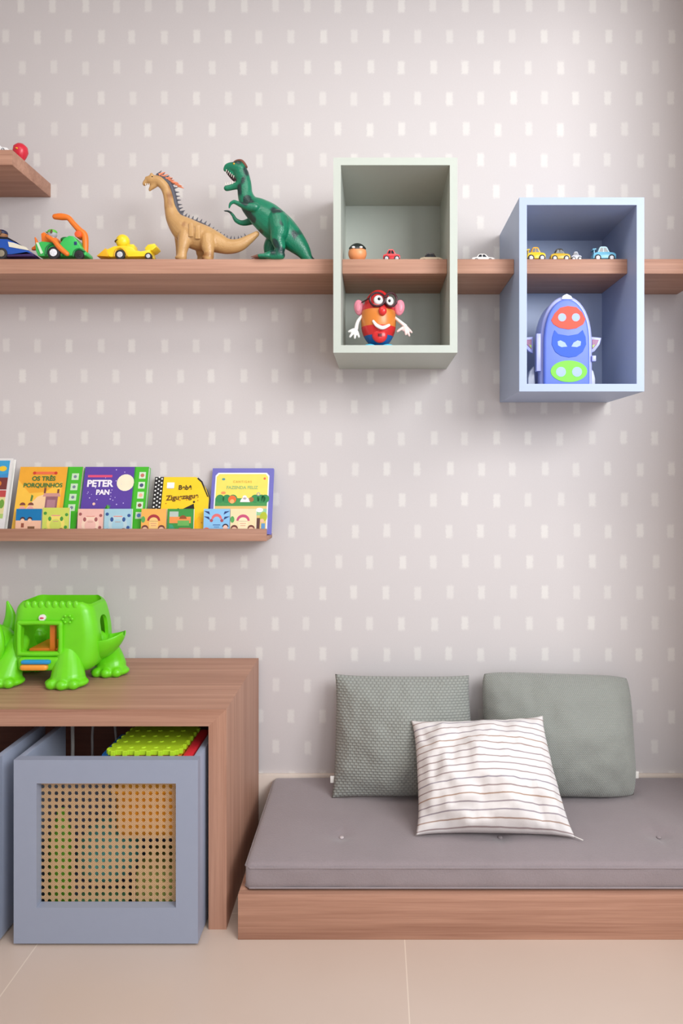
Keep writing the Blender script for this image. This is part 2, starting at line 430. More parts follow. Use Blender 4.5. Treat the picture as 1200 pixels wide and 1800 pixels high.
def knit(name, c, cu, cv, bump):
    q = N(name); uv = q.n('ShaderNodeTexCoord').outputs['UV']; sp = q.n('ShaderNodeSeparateXYZ', {0: uv})
    rowi = q.math('MODULO', q.math('FLOOR', q.math('MULTIPLY', sp.outputs[1], float(cv))), 2.0)
    a = q.math('ABSOLUTE', q.math('SINE', q.math('ADD', q.math('MULTIPLY', sp.outputs[0], math.pi*cu), q.math('MULTIPLY', rowi, math.pi/2))))
    b = q.math('ABSOLUTE', q.math('SINE', q.math('MULTIPLY', sp.outputs[1], math.pi*cv)))
    h = q.math('POWER', q.math('MULTIPLY', a, b), .5)
    fine = q.n('ShaderNodeTexNoise', {'Vector': uv, 'Scale': 300.0}).outputs[0]
    l = lin(c)
    q.base(q.mix(q.math('ADD', q.math('MULTIPLY', h, .75), q.math('MULTIPLY', fine, .25)), tuple(x*.66 for x in l), tuple(x*1.08 for x in l)))
    q.set('Roughness', .95); q.set('Sheen Weight', .2)
    q.bump(q.math('ADD', h, q.math('MULTIPLY', fine, .3)), bump, .004)
    return q.m
K1 = knit('sage_waffle_knit', (158, 161, 154), 34, 44, .75)
K2 = knit('sage_fine_knit', (153, 156, 149), 70, 90, .45)
ZT = .181
def base(px, dist): return Vector(((px-662)*dist/F, dist-D, ZT))
t, _ = cushion('throw_cushion', 'sage green waffle-knit cushion at left, leaning on the wall', W(589, 1185, 2.125), W(824, 1187, 2.125), base(583, 2.03), base(842, 2.03), .115, K1, .03, seed=1, power=.62)
TAGM = plastic((228, 224, 218), .7)
obj('care_tag', MB().m(TAGM).box(W(581, 1376, 2.045)+Vector((-.001, -.001, 0)), W(589, 1364, 2.045)+Vector((0, .001, 0)), .0003), t)
t, _ = cushion('throw_cushion', 'larger smooth sage green cushion at right, leaning on the wall', W(845, 1180, 2.13), W(1106, 1188, 2.12), base(857, 2.06), base(1119, 2.03), .125, K2, .0, seed=5, power=.5, corner=.045)
obj('care_tag', MB().m(TAGM).box(W(1115, 1368, 2.045)+Vector((0, -.001, 0)), W(1122, 1356, 2.045)+Vector((0, .001, 0)), .0003), t)
q = N('white_cotton_with_thin_stripes'); uv = q.n('ShaderNodeTexCoord').outputs['UV']; sp = q.n('ShaderNodeSeparateXYZ', {0: uv})
vv = q.math('MULTIPLY', sp.outputs[1], 16.0); fr_ = q.math('ABSOLUTE', q.math('SUBTRACT', q.math('FRACT', vv), .5))
ln = q.n('ShaderNodeMapRange', {0: fr_, 1: .06, 2: .11, 3: 1.0, 4: 0.0}).outputs[0]
cid = q.n('ShaderNodeTexWhiteNoise', {'W': q.math('FLOOR', vv)}, noise_dimensions='1D').outputs[0]
fine = q.n('ShaderNodeTexNoise', {'Vector': uv, 'Scale': 260.0}).outputs[0]
q.base(q.mix(ln, q.mix(fine, lin((225, 220, 218)), lin((240, 235, 233))), q.mix(cid, lin((176, 146, 128)), lin((158, 150, 160)))))
q.set('Roughness', .95); q.bump(fine, .25, .002); STR = q.m
BLw, BRw = base(730, 1.812)+Vector((0, 0, .004)), base(1012, 1.80)+Vector((0, 0, .004))
t, _ = cushion('throw_cushion', 'white cushion with thin brown and grey stripes, in front of the two sage cushions', W(722, 1266, 1.985), W(954, 1258, 1.985), BLw, BRw, .13, STR, .06, seed=9, wr=.010, power=.55, bow=.085)
zp = MB().m(TAGM).tube([BRw+Vector((-.004, 0, .004)), BRw+Vector((.004, -.005, .003)), BRw+Vector((.014, -.012, .0015))], .0013, 8)
obj('zip_pull', zp, t)

# ------------------------------------------------------------------ storage boxes under the table
CB = plastic((150, 158, 177), .45, .02)
q = N('woven_cane'); co = q.n('ShaderNodeTexCoord').outputs['Object']
wv1 = q.n('ShaderNodeTexWave', {'Vector': co, 'Scale': 95.0, 'Distortion': .4}, wave_type='BANDS', bands_direction='X').outputs[0]
wv2 = q.n('ShaderNodeTexWave', {'Vector': co, 'Scale': 95.0, 'Distortion': .4}, wave_type='BANDS', bands_direction='Z').outputs[0]
wd = q.n('ShaderNodeTexWave', {'Vector': co, 'Scale': 120.0}, wave_type='BANDS', bands_direction='DIAGONAL').outputs[0]
hh = q.math('MULTIPLY', q.math('ADD', wv1, wv2), .5)
q.base(q.mix(q.math('ADD', q.math('MULTIPLY', hh, .6), q.math('MULTIPLY', wd, .4)), lin((170, 130, 88)), lin((226, 190, 146)))); q.set('Roughness', .6); q.bump(hh, .4, .001)
tr = q.n('ShaderNodeBsdfTransparent'); mxs = q.n('ShaderNodeMixShader', {0: q.math('MULTIPLY', q.math('LESS_THAN', hh, .36), 1.0)})
q.t.links.new(q.b.outputs[0], mxs.inputs[1]); q.t.links.new(tr.outputs[0], mxs.inputs[2]); q.t.links.new(mxs.outputs[0], q.out.inputs[0])
CANE = q.m
def crate(label, x1):
    x0, x1, ya, yb, za, zb, th = x1-.447, x1, -.543, -.300, .006, .4515, .024
    t = thing('storage_crate', label, 'box', ((x0+x1)/2, (ya+yb)/2, 0), 'blue crates with cane fronts under the table')
    fx0, fx1, fz0, fz1 = x0+.0555, x1-.0535, .0930, .3945
    f = MB().m(CB)
    A = [(x0, za), (x1, za), (x1, zb), (x0, zb)]; B = [(fx0, fz0), (fx1, fz0), (fx1, fz1), (fx0, fz1)]
    for i in range(4):
        j = (i+1) % 4; f.prism([A[i], A[j], B[j], B[i]], ya, ya+th)
    bmesh.ops.remove_doubles(f.bm, verts=f.bm.verts, dist=1e-5)
    kill = [fc for fc in f.bm.faces if False]
    obj('front_frame', f, t, smooth=30)
    c = MB().m(CANE); bm = c.bm; cs = .01655; nx = round((fx1-fx0+.008)/cs); nz = round((fz1-fz0+.008)/cs); ox = (fx0+fx1)/2-nx*cs/2; oz = (fz0+fz1)/2-nz*cs/2
    Y = ya+th+.0012
    for i in range(nx):
        for j in range(nz):
            cx = ox+(i+.5)*cs; cz = oz+(j+.5)*cs
            o8 = []; i8 = []
            for k in range(8):
                a = R(45*k); d = (math.cos(a), math.sin(a)); m = max(abs(d[0]), abs(d[1]))
                o8.append(bm.verts.new((cx+d[0]/m*cs/2, Y, cz+d[1]/m*cs/2)))
                rj = .0050*(1+.08*math.sin(i*3.1+j*1.7+k)); i8.append(bm.verts.new((cx+d[0]*rj, Y, cz+d[1]*rj)))
            for k in range(8): bm.faces.new((o8[k], o8[(k+1) % 8], i8[(k+1) % 8], i8[k]))
    bmesh.ops.remove_doubles(bm, verts=bm.verts, dist=1e-5)
    obj('cane_panel', c, t, smooth=0, mods=[('SOLIDIFY', dict(thickness=.0012, offset=1))])
    obj('side_board', MB().m(CB).box((x0, ya+th+.0001, za), (x0+.016, yb, zb), .0006), t)
    obj('side_board', MB().m(CB).box((x1-.016, ya+th+.0001, za), (x1, yb, zb), .0006), t)
    obj('back_board', MB().m(CB).box((x0+.0162, yb-.016, za), (x1-.0162, yb, zb-.16), .0006), t)
    obj('bottom_board', MB().m(CB).box((x0+.0162, ya+th+.004, za), (x1-.0162, yb-.0162, za+.014)), t)
    for px in (x0+.03, x1-.03):
        for py in (ya+.03, yb-.03): obj('glide_foot', MB().m(plastic((60, 60, 62))).cyl((px, py, 0), (px, py, za), .012), t)
    return x0, x1
crate('light blue crate with a cane front, fully in view under the table', -.434)
crate('light blue crate cut off by the left edge of the picture', -.922)

# things in the crate
LIME, LIME2, ORG, REDP, BLUP = plastic((176, 214, 30), .6), plastic((150, 196, 30), .6), plastic((244, 160, 30), .6), plastic((214, 40, 52), .6), plastic((30, 110, 190), .6)
def foam(label, x0, x1, y0, y1, z, h, m, tilt, ang=0):
    pts = []; k = 6
    def side(a, b):
        L = b-a; nrm = Vector((L.y, -L.x)).normalized()*.007
        for i in range(k):
            for s, o in ((.0, 0), (.3, 0), (.3, 1), (.7, 1), (.7, 0)):
                p = a+L*((i+s)/k)+nrm*o; pts.append((p.x, p.y))
    c = [Vector((x0, y0)), Vector((x1, y0)), Vector((x1, y1)), Vector((x0, y1))]
    for i in range(4): side(c[i], c[(i+1) % 4])
    q2 = []
    for p in pts:
        if not q2 or (Vector(p)-Vector(q2[-1])).length > 1e-5: q2.append(p)
    cx, cy = (x0+x1)/2, (y0+y1)/2
    M = Matrix.Translation((cx, cy, z)) @ Euler((R(tilt), 0, R(ang))).to_matrix().to_4x4() @ Matrix.Translation((-cx, -cy, 0))
    mb = MB().m(m).prism(q2, 0, h, .0012, 1, M, plane='xy')
    if m == LIME:
        for i in range(5):
            for j in range(4): mb.cyl((x0+.02+i*.031, y0+.02+j*.045, h-.0005), (x0+.02+i*.031, y0+.02+j*.045, h+.002), .007, .005, 12, 0, M)
    return tag(obj('foam_puzzle_mat', mb, smooth=30), label, 'foam mat', 'foam mats on top of the crate')
fx0, fx1, fy0, fy1 = -.668, -.492, -.505, -.31
foam('lime green foam mat with raised dots, topmost in the crate', fx0, fx1, fy0, fy1, .4400, .013, LIME, -4)
foam('orange foam mat showing between the lime mats in the crate', fx0+.008, fx1-.004, fy0+.004, fy1, .4260, .0125, ORG, -4)
foam('yellow-green foam mat under the orange one in the crate', fx0, fx1, fy0, fy1, .4120, .0125, LIME2, -4)
RED = MB().m(REDP).rbox((-.484, -.515, .385), (-.456, -.33, .448), .008, 8, 12, 8)
tag(obj('foam_block', RED), 'red foam block standing right of the lime mats in the crate', 'foam block')
BLU = MB().m(BLUP).rbox((-.700, -.47, .385), (-.680, -.33, .435), .006, 8, 12, 8)
tag(obj('foam_block', BLU), 'blue foam block standing left of the lime mats in the crate', 'foam block')
# behind the cane
orb = plastic((248, 168, 40), .5); teal = plastic((90, 170, 160), .45); grn = plastic((120, 190, 50), .45); olv = plastic((150, 160, 80), .5)
t = thing('toy_tub', 'big orange-yellow tub seen through the cane at upper right of the crate', 'tub', (-.56, -.42, .185))
obj('tub_body', MB().m(orb).rbox((-.655, -.508, .235), (-.46, -.33, .380), .03, 16, 12, 12), t)
obj('tub_rim', MB().m(orb).rbox((-.660, -.512, .352), (-.455, -.326, .366), .006, 10, 10, 4), t)
tag(obj('toy_ball', MB().m(teal).ell((-.69, -.435, .175), .078, u=36, v=24)), 'teal ball seen through the cane in the middle of the crate', 'ball')
tag(obj('toy_bottle', MB().m(grn).lathe([(0, 0), (.026, 0), (.028, .01), (.028, .20), (.02, .235), (.010, .25), (.010, .27), (0, .27)], (-.805, -.46, .021))), 'tall green toy bottle seen through the cane at left', 'toy')
tag(obj('toy_block', MB().m(olv).rbox((-.60, -.51, .021), (-.47, -.38, .165), .012, 10, 10, 10)), 'olive toy block seen through the cane at lower right', 'toy block')
tag(obj('toy_block', MB().m(plastic((110, 170, 120))).rbox((-.76, -.51, .021), (-.63, -.44, .085), .012, 10, 10, 10)), 'green toy block seen through the cane at lower left', 'toy block')
CBL = plastic((190, 186, 182), .5)
tag(obj('power_cable', MB().m(CBL).tube([(-.869, -.25, .503), (-.869, -.25, .46), (-.868, -.25, .38), (-.868, -.25, .30), (-.86, -.25, .2), (-.84, -.24, .008)], .005, 10)), 'pale thick cable hanging straight behind the crate under the table', 'cable')
tag(obj('power_cable', MB().m(plastic((150, 147, 148))).tube([(-.815, -.25, .006), (-.812, -.25, .33), (-.812, -.25, .40), (-.806, -.25, .445), (-.785, -.25, .470), (-.758, -.25, .455), (-.745, -.25, .40), (-.74, -.24, .2), (-.74, -.22, .006)], .0035, 10)), 'thin grey cable looping behind the crate under the table', 'cable')

# ------------------------------------------------------------------ books
WHT = paper((238, 236, 230))
class Book:
    def __init__(s, label, xl, xr, ytop, edge, cover, t=.014, db=2.124, dt=2.182, zb=.9532, group='picture books leaning on the ledge', name='picture_book'):
        s.w = (xr-xl)*db/F; X = (xl-662)*db/F
        ztop = H-(ytop-828)*dt/F; a = math.atan((dt-db)/(ztop-zb)); s.h = (ztop-zb)/math.cos(a); s.t = t
        s.M = Matrix.Translation((X, db-D+t*math.cos(a), zb+t*math.sin(a)*0)) @ Matrix.Rotation(-a, 4, 'X')
        s.o = thing(name, label, 'book', s.M @ Vector((s.w/2, 0, 0)), group)
        s.edge, s.cover = edge, cover
    def body(s, pts=None):
        pts = pts or [(0, 0), (s.w, 0), (s.w, s.h), (0, s.h)]
        obj('pages', MB().m(WHT).prism([(x*.985+s.w*.006, z*.985+s.h*.006) for x, z in pts], -s.t+.0014, -.0014, M=s.M), s.o, smooth=30)
        obj('back_cover', MB().m(s.edge).prism(pts, -.0014, 0, M=s.M), s.o, smooth=30)
        obj('front_cover', MB().m(s.cover).prism(pts, -s.t, -s.t+.0014, M=s.M), s.o, smooth=30)
        s.pic = MB()
    def r(s, c, x0, z0, x1, z1, lv=0): return s.p(c, [(x0, z0), (x1, z0), (x1, z1), (x0, z1)], lv)
    def p(s, c, pts, lv=0):
        s.pic.m(paper(c)).prism([(x*s.w, z*s.h) for x, z in pts], -s.t-.0003-.0002*lv, -s.t+.0002, M=s.M); return s
    def c(s, c, x, z, rr, lv=0, a0=0, a1=360, sq=1): return s.p(c, circ(x, z, rr, rr*s.w/s.h*sq, 18, a0, a1), lv)
    def tx(s, body, x, z, size, c, bold=0.0, name='title', rot=0, space=1.0):
        text(body, size, paper(c), s.M @ Matrix.Translation((x*s.w, -s.t-.0012, z*s.h)) @ Matrix.Rotation(-R(rot), 4, 'Y'), s.o, name, bold, space=space)
    def end(s): obj('cover_picture', s.pic, s.o, smooth=0)
# 0 cut-off book at the left
b = Book('tall picture book with a light blue top, cut off at the left edge', -95, 6, 808, WHT, paper((228, 226, 224)), .018); b.body()
b.r((58, 160, 210), .0, .74, .95, .97); b.c((240, 200, 50), .84, .86, .07, 1, sq=.7); b.r((120, 52, 50), 0, .58, .95, .74, 1)
b.c((210, 120, 40), .80, .66, .05, 2); b.r((190, 70, 70), 0, .48, .95, .57, 1); b.r((222, 210, 150), 0, .24, .95, .48, 1)
for i in range(6): b.c((110, 160, 60), .45+.09*i, .36+.03*(i % 2), .045, 2, sq=1.8)
b.r((170, 200, 110), 0, .2, .95, .26, 2); b.p((60, 140, 200), [(0, .74), (.95, .74), (.95, .80), (.7, .76), (.4, .8), (0, .77)], 2); b.end()
def soundstrip(b, fr=.79):
    b.r((70, 186, 40), fr, 0, 1, 1)
    b.r((44, 150, 36), fr, 0, fr+.02, 1, 1)
# 1 three little pigs
b = Book('orange picture book titled Os Tres Porquinhos with a green button strip', 19, 132, 823, paper((70, 186, 40)), paper((240, 170, 48)), .016); b.body()
soundstrip(b, .76)
for i in range(4): b.r((200, 226, 190), .84, .80-.155*i, .95, .90-.155*i, 1); b.c((120, 130, 150), .895, .85-.155*i, .025, 2)
b.p((250, 196, 70), [(0, 0), (.70, 0), (.70, .78), (.45, .62), (.2, .6), (0, .8)], 1)
b.p((247, 208, 160), [(.06, .0), (.66, .0), (.66, .42), (.5, .6), (.34, .55), (.2, .4), (.06, .2)], 2)
b.r((236, 110, 70), .24, .885, .58, .925, 2); b.c((206, 60, 40), .24, .905, .025, 3); b.c((206, 60, 40), .58, .905, .025, 3)
b.r((150, 100, 110), .47, .30, .66, .56, 3); b.p((206, 150, 140), [(.42, .55), (.70, .55), (.68, .60), (.44, .60)], 4); b.r((180, 130, 140), .50, .30, .63, .50, 4); b.r((120, 70, 60), .43, .6, .46, .68, 4); b.r((120, 70, 60), .64, .6, .67, .66, 4)
for x in (.12, .25): b.c((240, 170, 160), x, .36, .05, 4); b.c((130, 70, 60), x, .42, .045, 5, 0, 180)
b.p((90, 130, 60), [(.26, .48), (.27, .56), (.24, .58), (.23, .48)], 3)
b.tx('OS TRÊS', .40, .79, .020, (66, 120, 60), .0006); b.tx('PORQUINHOS', .40, .69, .019, (66, 120, 60), .0006); b.end()
# 2 peter pan
b = Book('purple picture book titled Peter Pan with a moon and a green button strip', 136, 251, 823, paper((70, 186, 40)), paper((92, 64, 160)), .016); b.body()
soundstrip(b, .78)
for i in range(5): b.r((214, 232, 206), .86, .82-.15*i, .96, .92-.15*i, 1); b.c(((200, 120, 100), (70, 80, 120), (240, 180, 150), (140, 90, 70), (90, 130, 200))[i], .91, .87-.15*i, .03, 2)
b.c((246, 236, 206), .655, .76, .135, 1); b.r((226, 80, 120), .06, .84, .44, .875, 1)
for i in range(26): b.c((222, 210, 246), .04+random.random()*.70, .22+random.random()*.74, .005+.004*random.random(), 1)
b.p((60, 176, 70), [(.22, .26), (.34, .34), (.46, .42), (.42, .32), (.36, .22), (.26, .18)], 2)
for k in range(6): b.p((96, 190, 60), [(.36, .34), (.42+.03*math.cos(k), .38+.05*math.sin(k*1.1)), (.40, .42)], 3)
b.c((236, 130, 90), .18, .28, .09, 2, 0, 180); b.c((248, 214, 190), .17, .22, .08, 3); b.c((246, 200, 180), .2, .44, .022, 2)
b.p((236, 232, 250), [(.46, .22), (.52, .26), (.60, .26), (.68, .34), (.62, .34), (.55, .30)], 2); b.r((70, 50, 120), 0, 0, .78, .16, 1)
b.tx('PETER', .26, .70, .030, (246, 240, 248), .0012); b.tx('PAN', .32, .58, .022, (246, 240, 248), .0010); b.end()
# 3 yellow zigzag book
b = Book('yellow cut-corner board book titled Bebe Ziguezague with a black and white spine', 262, 362, 842, paper((30, 30, 30)), paper((250, 208, 30)), .02)
w_, h_ = b.w, b.h
shape = [(0, 0), (w_*.93, 0), (w_*.96, h_*.10)]+[(w_, h_*.3), (w_, h_*.62)]+[(w_*(.93), h_*.80), (w_*.80, h_*.96), (w_*.74, h_), (0, h_)]
b.body(shape)
b.r((24, 24, 26), 0, 0, .16, 1)
for i in range(14):
    for j in range(3): b.c((240, 240, 236), .03+.05*j, .03+.072*i+.03*(j % 2), .016, 1)
b.r((244, 246, 246), .23, .80, .36, .90); b.r((190, 190, 190), .24, .79, .35, .80, 1)
b.p((30, 26, 20), [(.78, .99), (.86, .92), (.99, .64), (.97, .64), (.84, .90), (.76, .97)], 1)
b.p((26, 24, 22), [(.46, .38), (.74, .52), (.76, .40), (.74, .38)], 1); b.c((40, 30, 20), .74, .55, .02, 1); b.c((40, 30, 20), .47, .42, .018, 1)
b.p((250, 190, 20), [(.55, .02), (.9, .02), (.93, .25), (.85, .3), (.7, .1)], 1)
for i in range(14): b.c((200, 120, 20), .2+.74*random.random(), .1+.55*random.random(), .011, 2)
b.tx('Bebê', .56, .77, .021, (70, 52, 20), .0006); b.tx('Ziguezague', .53, .60, .0225, (110, 70, 20), .0006, rot=5); b.end()
# 4 yellow book with purple back at the right
b = Book('square yellow picture book with animals and a purple border, rightmost on the ledge', 366, 476, 825, paper((110, 110, 190)), paper((112, 110, 188)), .012); b.body()
b.p((240, 242, 240), [(.055+.88*x, .02+.91*z) for x, z in [(0, 0), (1, 0), (1, .95), (.95, 1), (.05, 1), (0, .95)]])
b.p((248, 222, 100), [(.075+.84*x, .04+.87*z) for x, z in [(0, 0), (1, 0), (1, .95), (.95, 1), (.05, 1), (0, .95)]], 1)
b.r((70, 150, 80), .075, .40, .915, .54, 2)
for x in (.15, .26, .36, .72, .82, .88): b.c((50, 140, 80), x, .53, .07, 3)
b.r((230, 196, 120), .075, .04, .915, .42, 3); b.r((150, 200, 150), .62, .28, .915, .38, 4)
b.c((80, 150, 150), .19, .83, .028, 2, sq=.7); b.c((226, 110, 70), .86, .84, .02, 2); b.c((236, 150, 90), .2, .62, .04, 2, sq=.6)
b.c((244, 110, 50), .35, .52, .065, 5); b.c((250, 180, 110), .35, .49, .035, 6); b.c((250, 238, 240), .56, .48, .08, 5, 0, 180); b.c((250, 238, 240), .55, .55, .035, 5); b.c((170, 110, 60), .66, .52, .04, 5)
b.c((250, 246, 246), .8, .36, .06, 5, sq=.6); b.c((180, 190, 50), .87, .26, .06, 5, sq=1.3); b.r((96, 60, 60), .765, .07, .815, .24, 5); b.c((246, 190, 160), .85, .2, .03, 6); b.r((96, 150, 200), .84, .05, .90, .16, 6)
b.c((150, 150, 170), .77, .60, .03, 4); b.c((250, 226, 110), .77, .60, .018, 5)
b.tx('CANTIGAS', .50, .775, .010, (206, 160, 60), .0, space=1.3); b.tx('FAZENDA FELIZ', .50, .68, .014, (150, 190, 120), .0003); b.end()
# mini books
minis = [(26, 71, 'blue-topped mini book with two children on pink, first from the left', (0, 118, 176), (240, 190, 160), (150, 80, 60), 'a'),
         (73, 120, 'yellow-green mini book with a leafy arch, left of the gap', (206, 216, 96), (240, 220, 110), (70, 150, 60), 'b'),
         (135, 180, 'pale pink mini book in front of the purple book', (240, 190, 176), (246, 214, 190), (160, 90, 90), 'b'),
         (182, 230, 'light blue mini book with navy dots in front of the purple book', (166, 206, 220), (190, 214, 220), (50, 90, 150), 'b'),
         (247, 291, 'orange mini book with a red arch in front of the yellow book', (246, 180, 90), (248, 206, 130), (170, 50, 60), 'c'),
         (293, 339, 'green-framed mini book with an orange picture in front of the yellow book', (60, 150, 70), (240, 150, 80), (60, 160, 170), 'd'),
         (357, 403, 'blue mini book with navy corner bursts in front of the square book', (140, 196, 236), (120, 180, 226), (40, 60, 120), 'e'),
         (404, 449, 'cream mini book with a pink arch, last on the right', (244, 222, 176), (250, 232, 190), (200, 80, 120), 'c')]
for i, (xl, xr, lab, c1, c2, c3, kd) in enumerate(minis):
    b = Book(lab, xl, xr, 895 if i != 1 else 893, WHT, paper(c1), .009, 2.107, 2.116, group='mini books along the front of the ledge', name='mini_book')
    b.body()
    if kd == 'a':
        b.r(c2, 0, 0, 1, .56); b.r((0, 90, 140), .3, .56, .62, .62, 1)
        for x in (.27, .55): b.c((60, 40, 50), x, .60, .10, 1, 0, 180); b.c((244, 200, 170), x, .56, .075, 2)
        b.r(c3, .22, .3, .33, .46, 1); b.r((130, 90, 60), .48, .22, .75, .34, 1)
    elif kd == 'b':
        b.c(c2, .5, .42, .34, 0); b.c(c1, .5, .38, .22, 1)
        for x in (.28, .72): b.c(c3, x, .60, .06, 2, sq=1.4)
        for x, z in ((.1, .8), (.9, .75), (.12, .2), (.88, .3)): b.c(c3, x, z, .06, 1)
        b.r((226, 150, 140), .34, .70, .66, .735, 2); b.r((200, 150, 130), .4, .5, .6, .52, 2)
        b.c((120, 60, 50), .72, .14, .13, 2, 0, 180); b.c((240, 190, 160), .72, .12, .09, 3)
    elif kd == 'c':
        b.p(c3, circ(.5, .55, .26, .24, 14, 0, 180)+circ(.5, .55, .17, .14, 14, 180, 0)[::1] if False else circ(.5, .55, .26, .24, 16, 0, 180), 0)
        b.p(c2, circ(.5, .53, .18, .15, 16, 0, 180), 1); b.r(c2, .32, .2, .68, .54, 1)
        b.r((214, 140, 120), .38, .44, .62, .46, 2); b.r((214, 140, 120), .40, .36, .60, .38, 2)
        for x in (.16, .82): b.c((120, 70, 60), x, .26, .14, 1, 0, 180); b.c((246, 200, 170), x, .2, .12, 2)
        b.c((90, 170, 90), .08, .6, .08, 1, sq=1.6)
    elif kd == 'd':
        b.r((186, 200, 190), .08, .66, .42, .9); b.r(c2, .08, .46, .9, .7, 1); b.c((150, 80, 40), .6, .62, .14, 2, 0, 180); b.r((110, 180, 90), .4, .36, .84, .56, 2)
        b.r((226, 80, 80), .45, .18, .9, .28, 2); b.r(c3, .06, .05, .94, .16, 1); b.p((60, 160, 120), [(.08, .1), (.4, .1), (.2, .4), (.08, .42)], 2)
    else:
        for sx in (0, 1):
            for z in (.92, .72): b.p(c3, [(sx, z), (abs(sx-.24), z-.14), (abs(sx-.2), z-.02)], 0)
        b.c((226, 110, 110), .5, .62, .2, 0, 0, 180); b.c(c1, .5, .58, .13, 1, 0, 180); b.c((170, 80, 90), .3, .56, .06, 2); b.c((170, 80, 90), .7, .56, .06, 2)
        b.r((70, 110, 170), .36, .38, .64, .41, 1); b.r((70, 110, 170), .40, .31, .60, .33, 1)
        b.c((50, 40, 60), .84, .32, .12, 1, 0, 180); b.c((246, 200, 180), .84, .3, .09, 2); b.c((240, 110, 60), .12, .14, .16, 1); b.c((30, 30, 60), .55, .1, .06, 1)
    b.end()

# ------------------------------------------------------------------ toys: shared builders
TYRE = plastic((38, 36, 40), .6); CHR = plastic((206, 206, 210), .2)
def wheel(t, c, r, w, hub=CHR, name='wheel'):
    m = MB().m(TYRE).cyl((c[0], c[1]-w/2, c[2]), (c[0], c[1]+w/2, c[2]), r, n=24, bev=r*.15)
    o = obj(name, m, t)
    h = MB().m(hub).cyl((c[0], c[1]-w/2-.0008, c[2]), (c[0], c[1]-w/2+.002, c[2]), r*.6, n=20, bev=r*.08)
    for k in range(5):
        a = R(72*k); h.box((-r*.08, -w/2-.0016, r*.1), (r*.08, -w/2, r*.55), M=Matrix.Translation(c) @ Matrix.Rotation(a, 4, 'Y'))
    obj('hubcap', h, o)
def toycar(label, px0, px1, ytop, dist, col, zb=1.764, roof=None, spoiler=False, yaw=0, group='small toy cars', wd=.026):
    L = (px1-px0)*dist/F; hgt = H-(ytop-828)*dist/F-zb; X = ((px0+px1)/2-662)*dist/F
    t = thing('toy_car', label, 'toy car', (X, dist-D, zb), group)
    g = lambda a, z: (X+(a-.5)*L, zb+z*hgt)
    mat = plastic(col, .25); c = dist-D
    obj('body', MB().m(mat).prism([g(0, .18), g(1, .18), g(1, .48), g(.9, .58), g(.66, .62), g(.2, .62), g(.03, .55), g(0, .4)], c-wd/2, c+wd/2, .0016), t)
    obj('cabin', MB().m(plastic(roof, .25) if roof else mat).prism([g(.2, .6), g(.3, .96), g(.36, 1), g(.55, 1), g(.62, .95), g(.74, .6)], c-wd*.4, c+wd*.4, .0014), t)
    gl = MB().m(plastic((30, 34, 44), .12))
    gl.prism([g(.27, .64), g(.34, .9), g(.44, .9), g(.44, .64)], c-wd*.4-.0006, c-wd*.4+.001); gl.prism([g(.48, .64), g(.48, .9), g(.56, .9), g(.66, .64)], c-wd*.4-.0006, c-wd*.4+.001)
    obj('side_window', gl, t)
    if spoiler: obj('spoiler', MB().m(mat).prism([g(-.02, .75), g(.14, .8), g(.14, .86), g(-.02, .84)], c-wd*.45, c+wd*.45, .0005).box((g(.05, .5)[0], c-wd*.3, g(0, .55)[1]), (g(.08, .5)[0], c+wd*.3, g(0, .8)[1])), t)
    rw = hgt*.23
    for a in (.2, .8):
        for s in (-1, 1): wheel(t, (X+(a-.5)*L, c+s*(wd/2-.002), zb+rw), rw, .006)
    return t
toycar('small red toy car on the shelf inside the sage box', 673, 703, 440, 2.0, (206, 40, 50), roof=(230, 70, 70))
toycar('flat tan and black toy car at the right inside the sage box', 737, 777, 446, 2.03, (200, 180, 150), roof=(50, 40, 36))
toycar('low white toy car on the shelf between the two wall boxes', 828, 868, 448, 2.01, (232, 228, 224))
toycar('bright yellow toy car, leftmost on the shelf inside the blue box', 925, 957, 436, 2.0, (240, 196, 30), roof=(246, 170, 30), spoiler=True)
toycar('gold and black toy car, second from the left inside the blue box', 966, 1000, 439, 2.0, (206, 168, 40), roof=(60, 50, 30))
toycar('tiny silver toy car beside the gold one inside the blue box', 1002, 1020, 444, 2.0, (200, 200, 208))
toycar('metallic light blue toy car, rightmost inside the blue box', 1040, 1080, 435, 2.0, (110, 180, 210), roof=(190, 226, 236), spoiler=True)
# round-headed figurine in the sage box
t = thing('toy_figurine', 'small round-headed figurine with a black hood inside the sage box', 'toy figure', W(628, 461, 2.0))
c = W(628, 446, 2.0); r0 = .027
obj('head', MB().m(plastic((232, 150, 96), .35)).ell(c, (r0, r0*.9, r0*.98)), t)
hd = MB().m(plastic((34, 40, 38), .3)).ell(c+Vector((0, .002, .004)), (r0*1.04, r0*.95, r0*.98)); 
bmesh.ops.delete(hd.bm, geom=[f for f in hd.bm.faces if f.calc_center_median().z < c.z+.003+.012*abs((f.calc_center_median().x-c.x)/r0)], context='FACES')
obj('hood', hd, t, mods=[('SOLIDIFY', dict(thickness=.001))])
ey = MB().m(WHITE)
for s in (-1, 1): ey.ell(c+Vector((s*.011, -r0*.82, .012)), (.005, .003, .003))
obj('eyes', ey, t)
obj('body', MB().m(plastic((240, 190, 90))).cyl(W(628, 461, 2.0), c+Vector((0, 0, -r0*.7)), .014, .010, bev=.002), t)
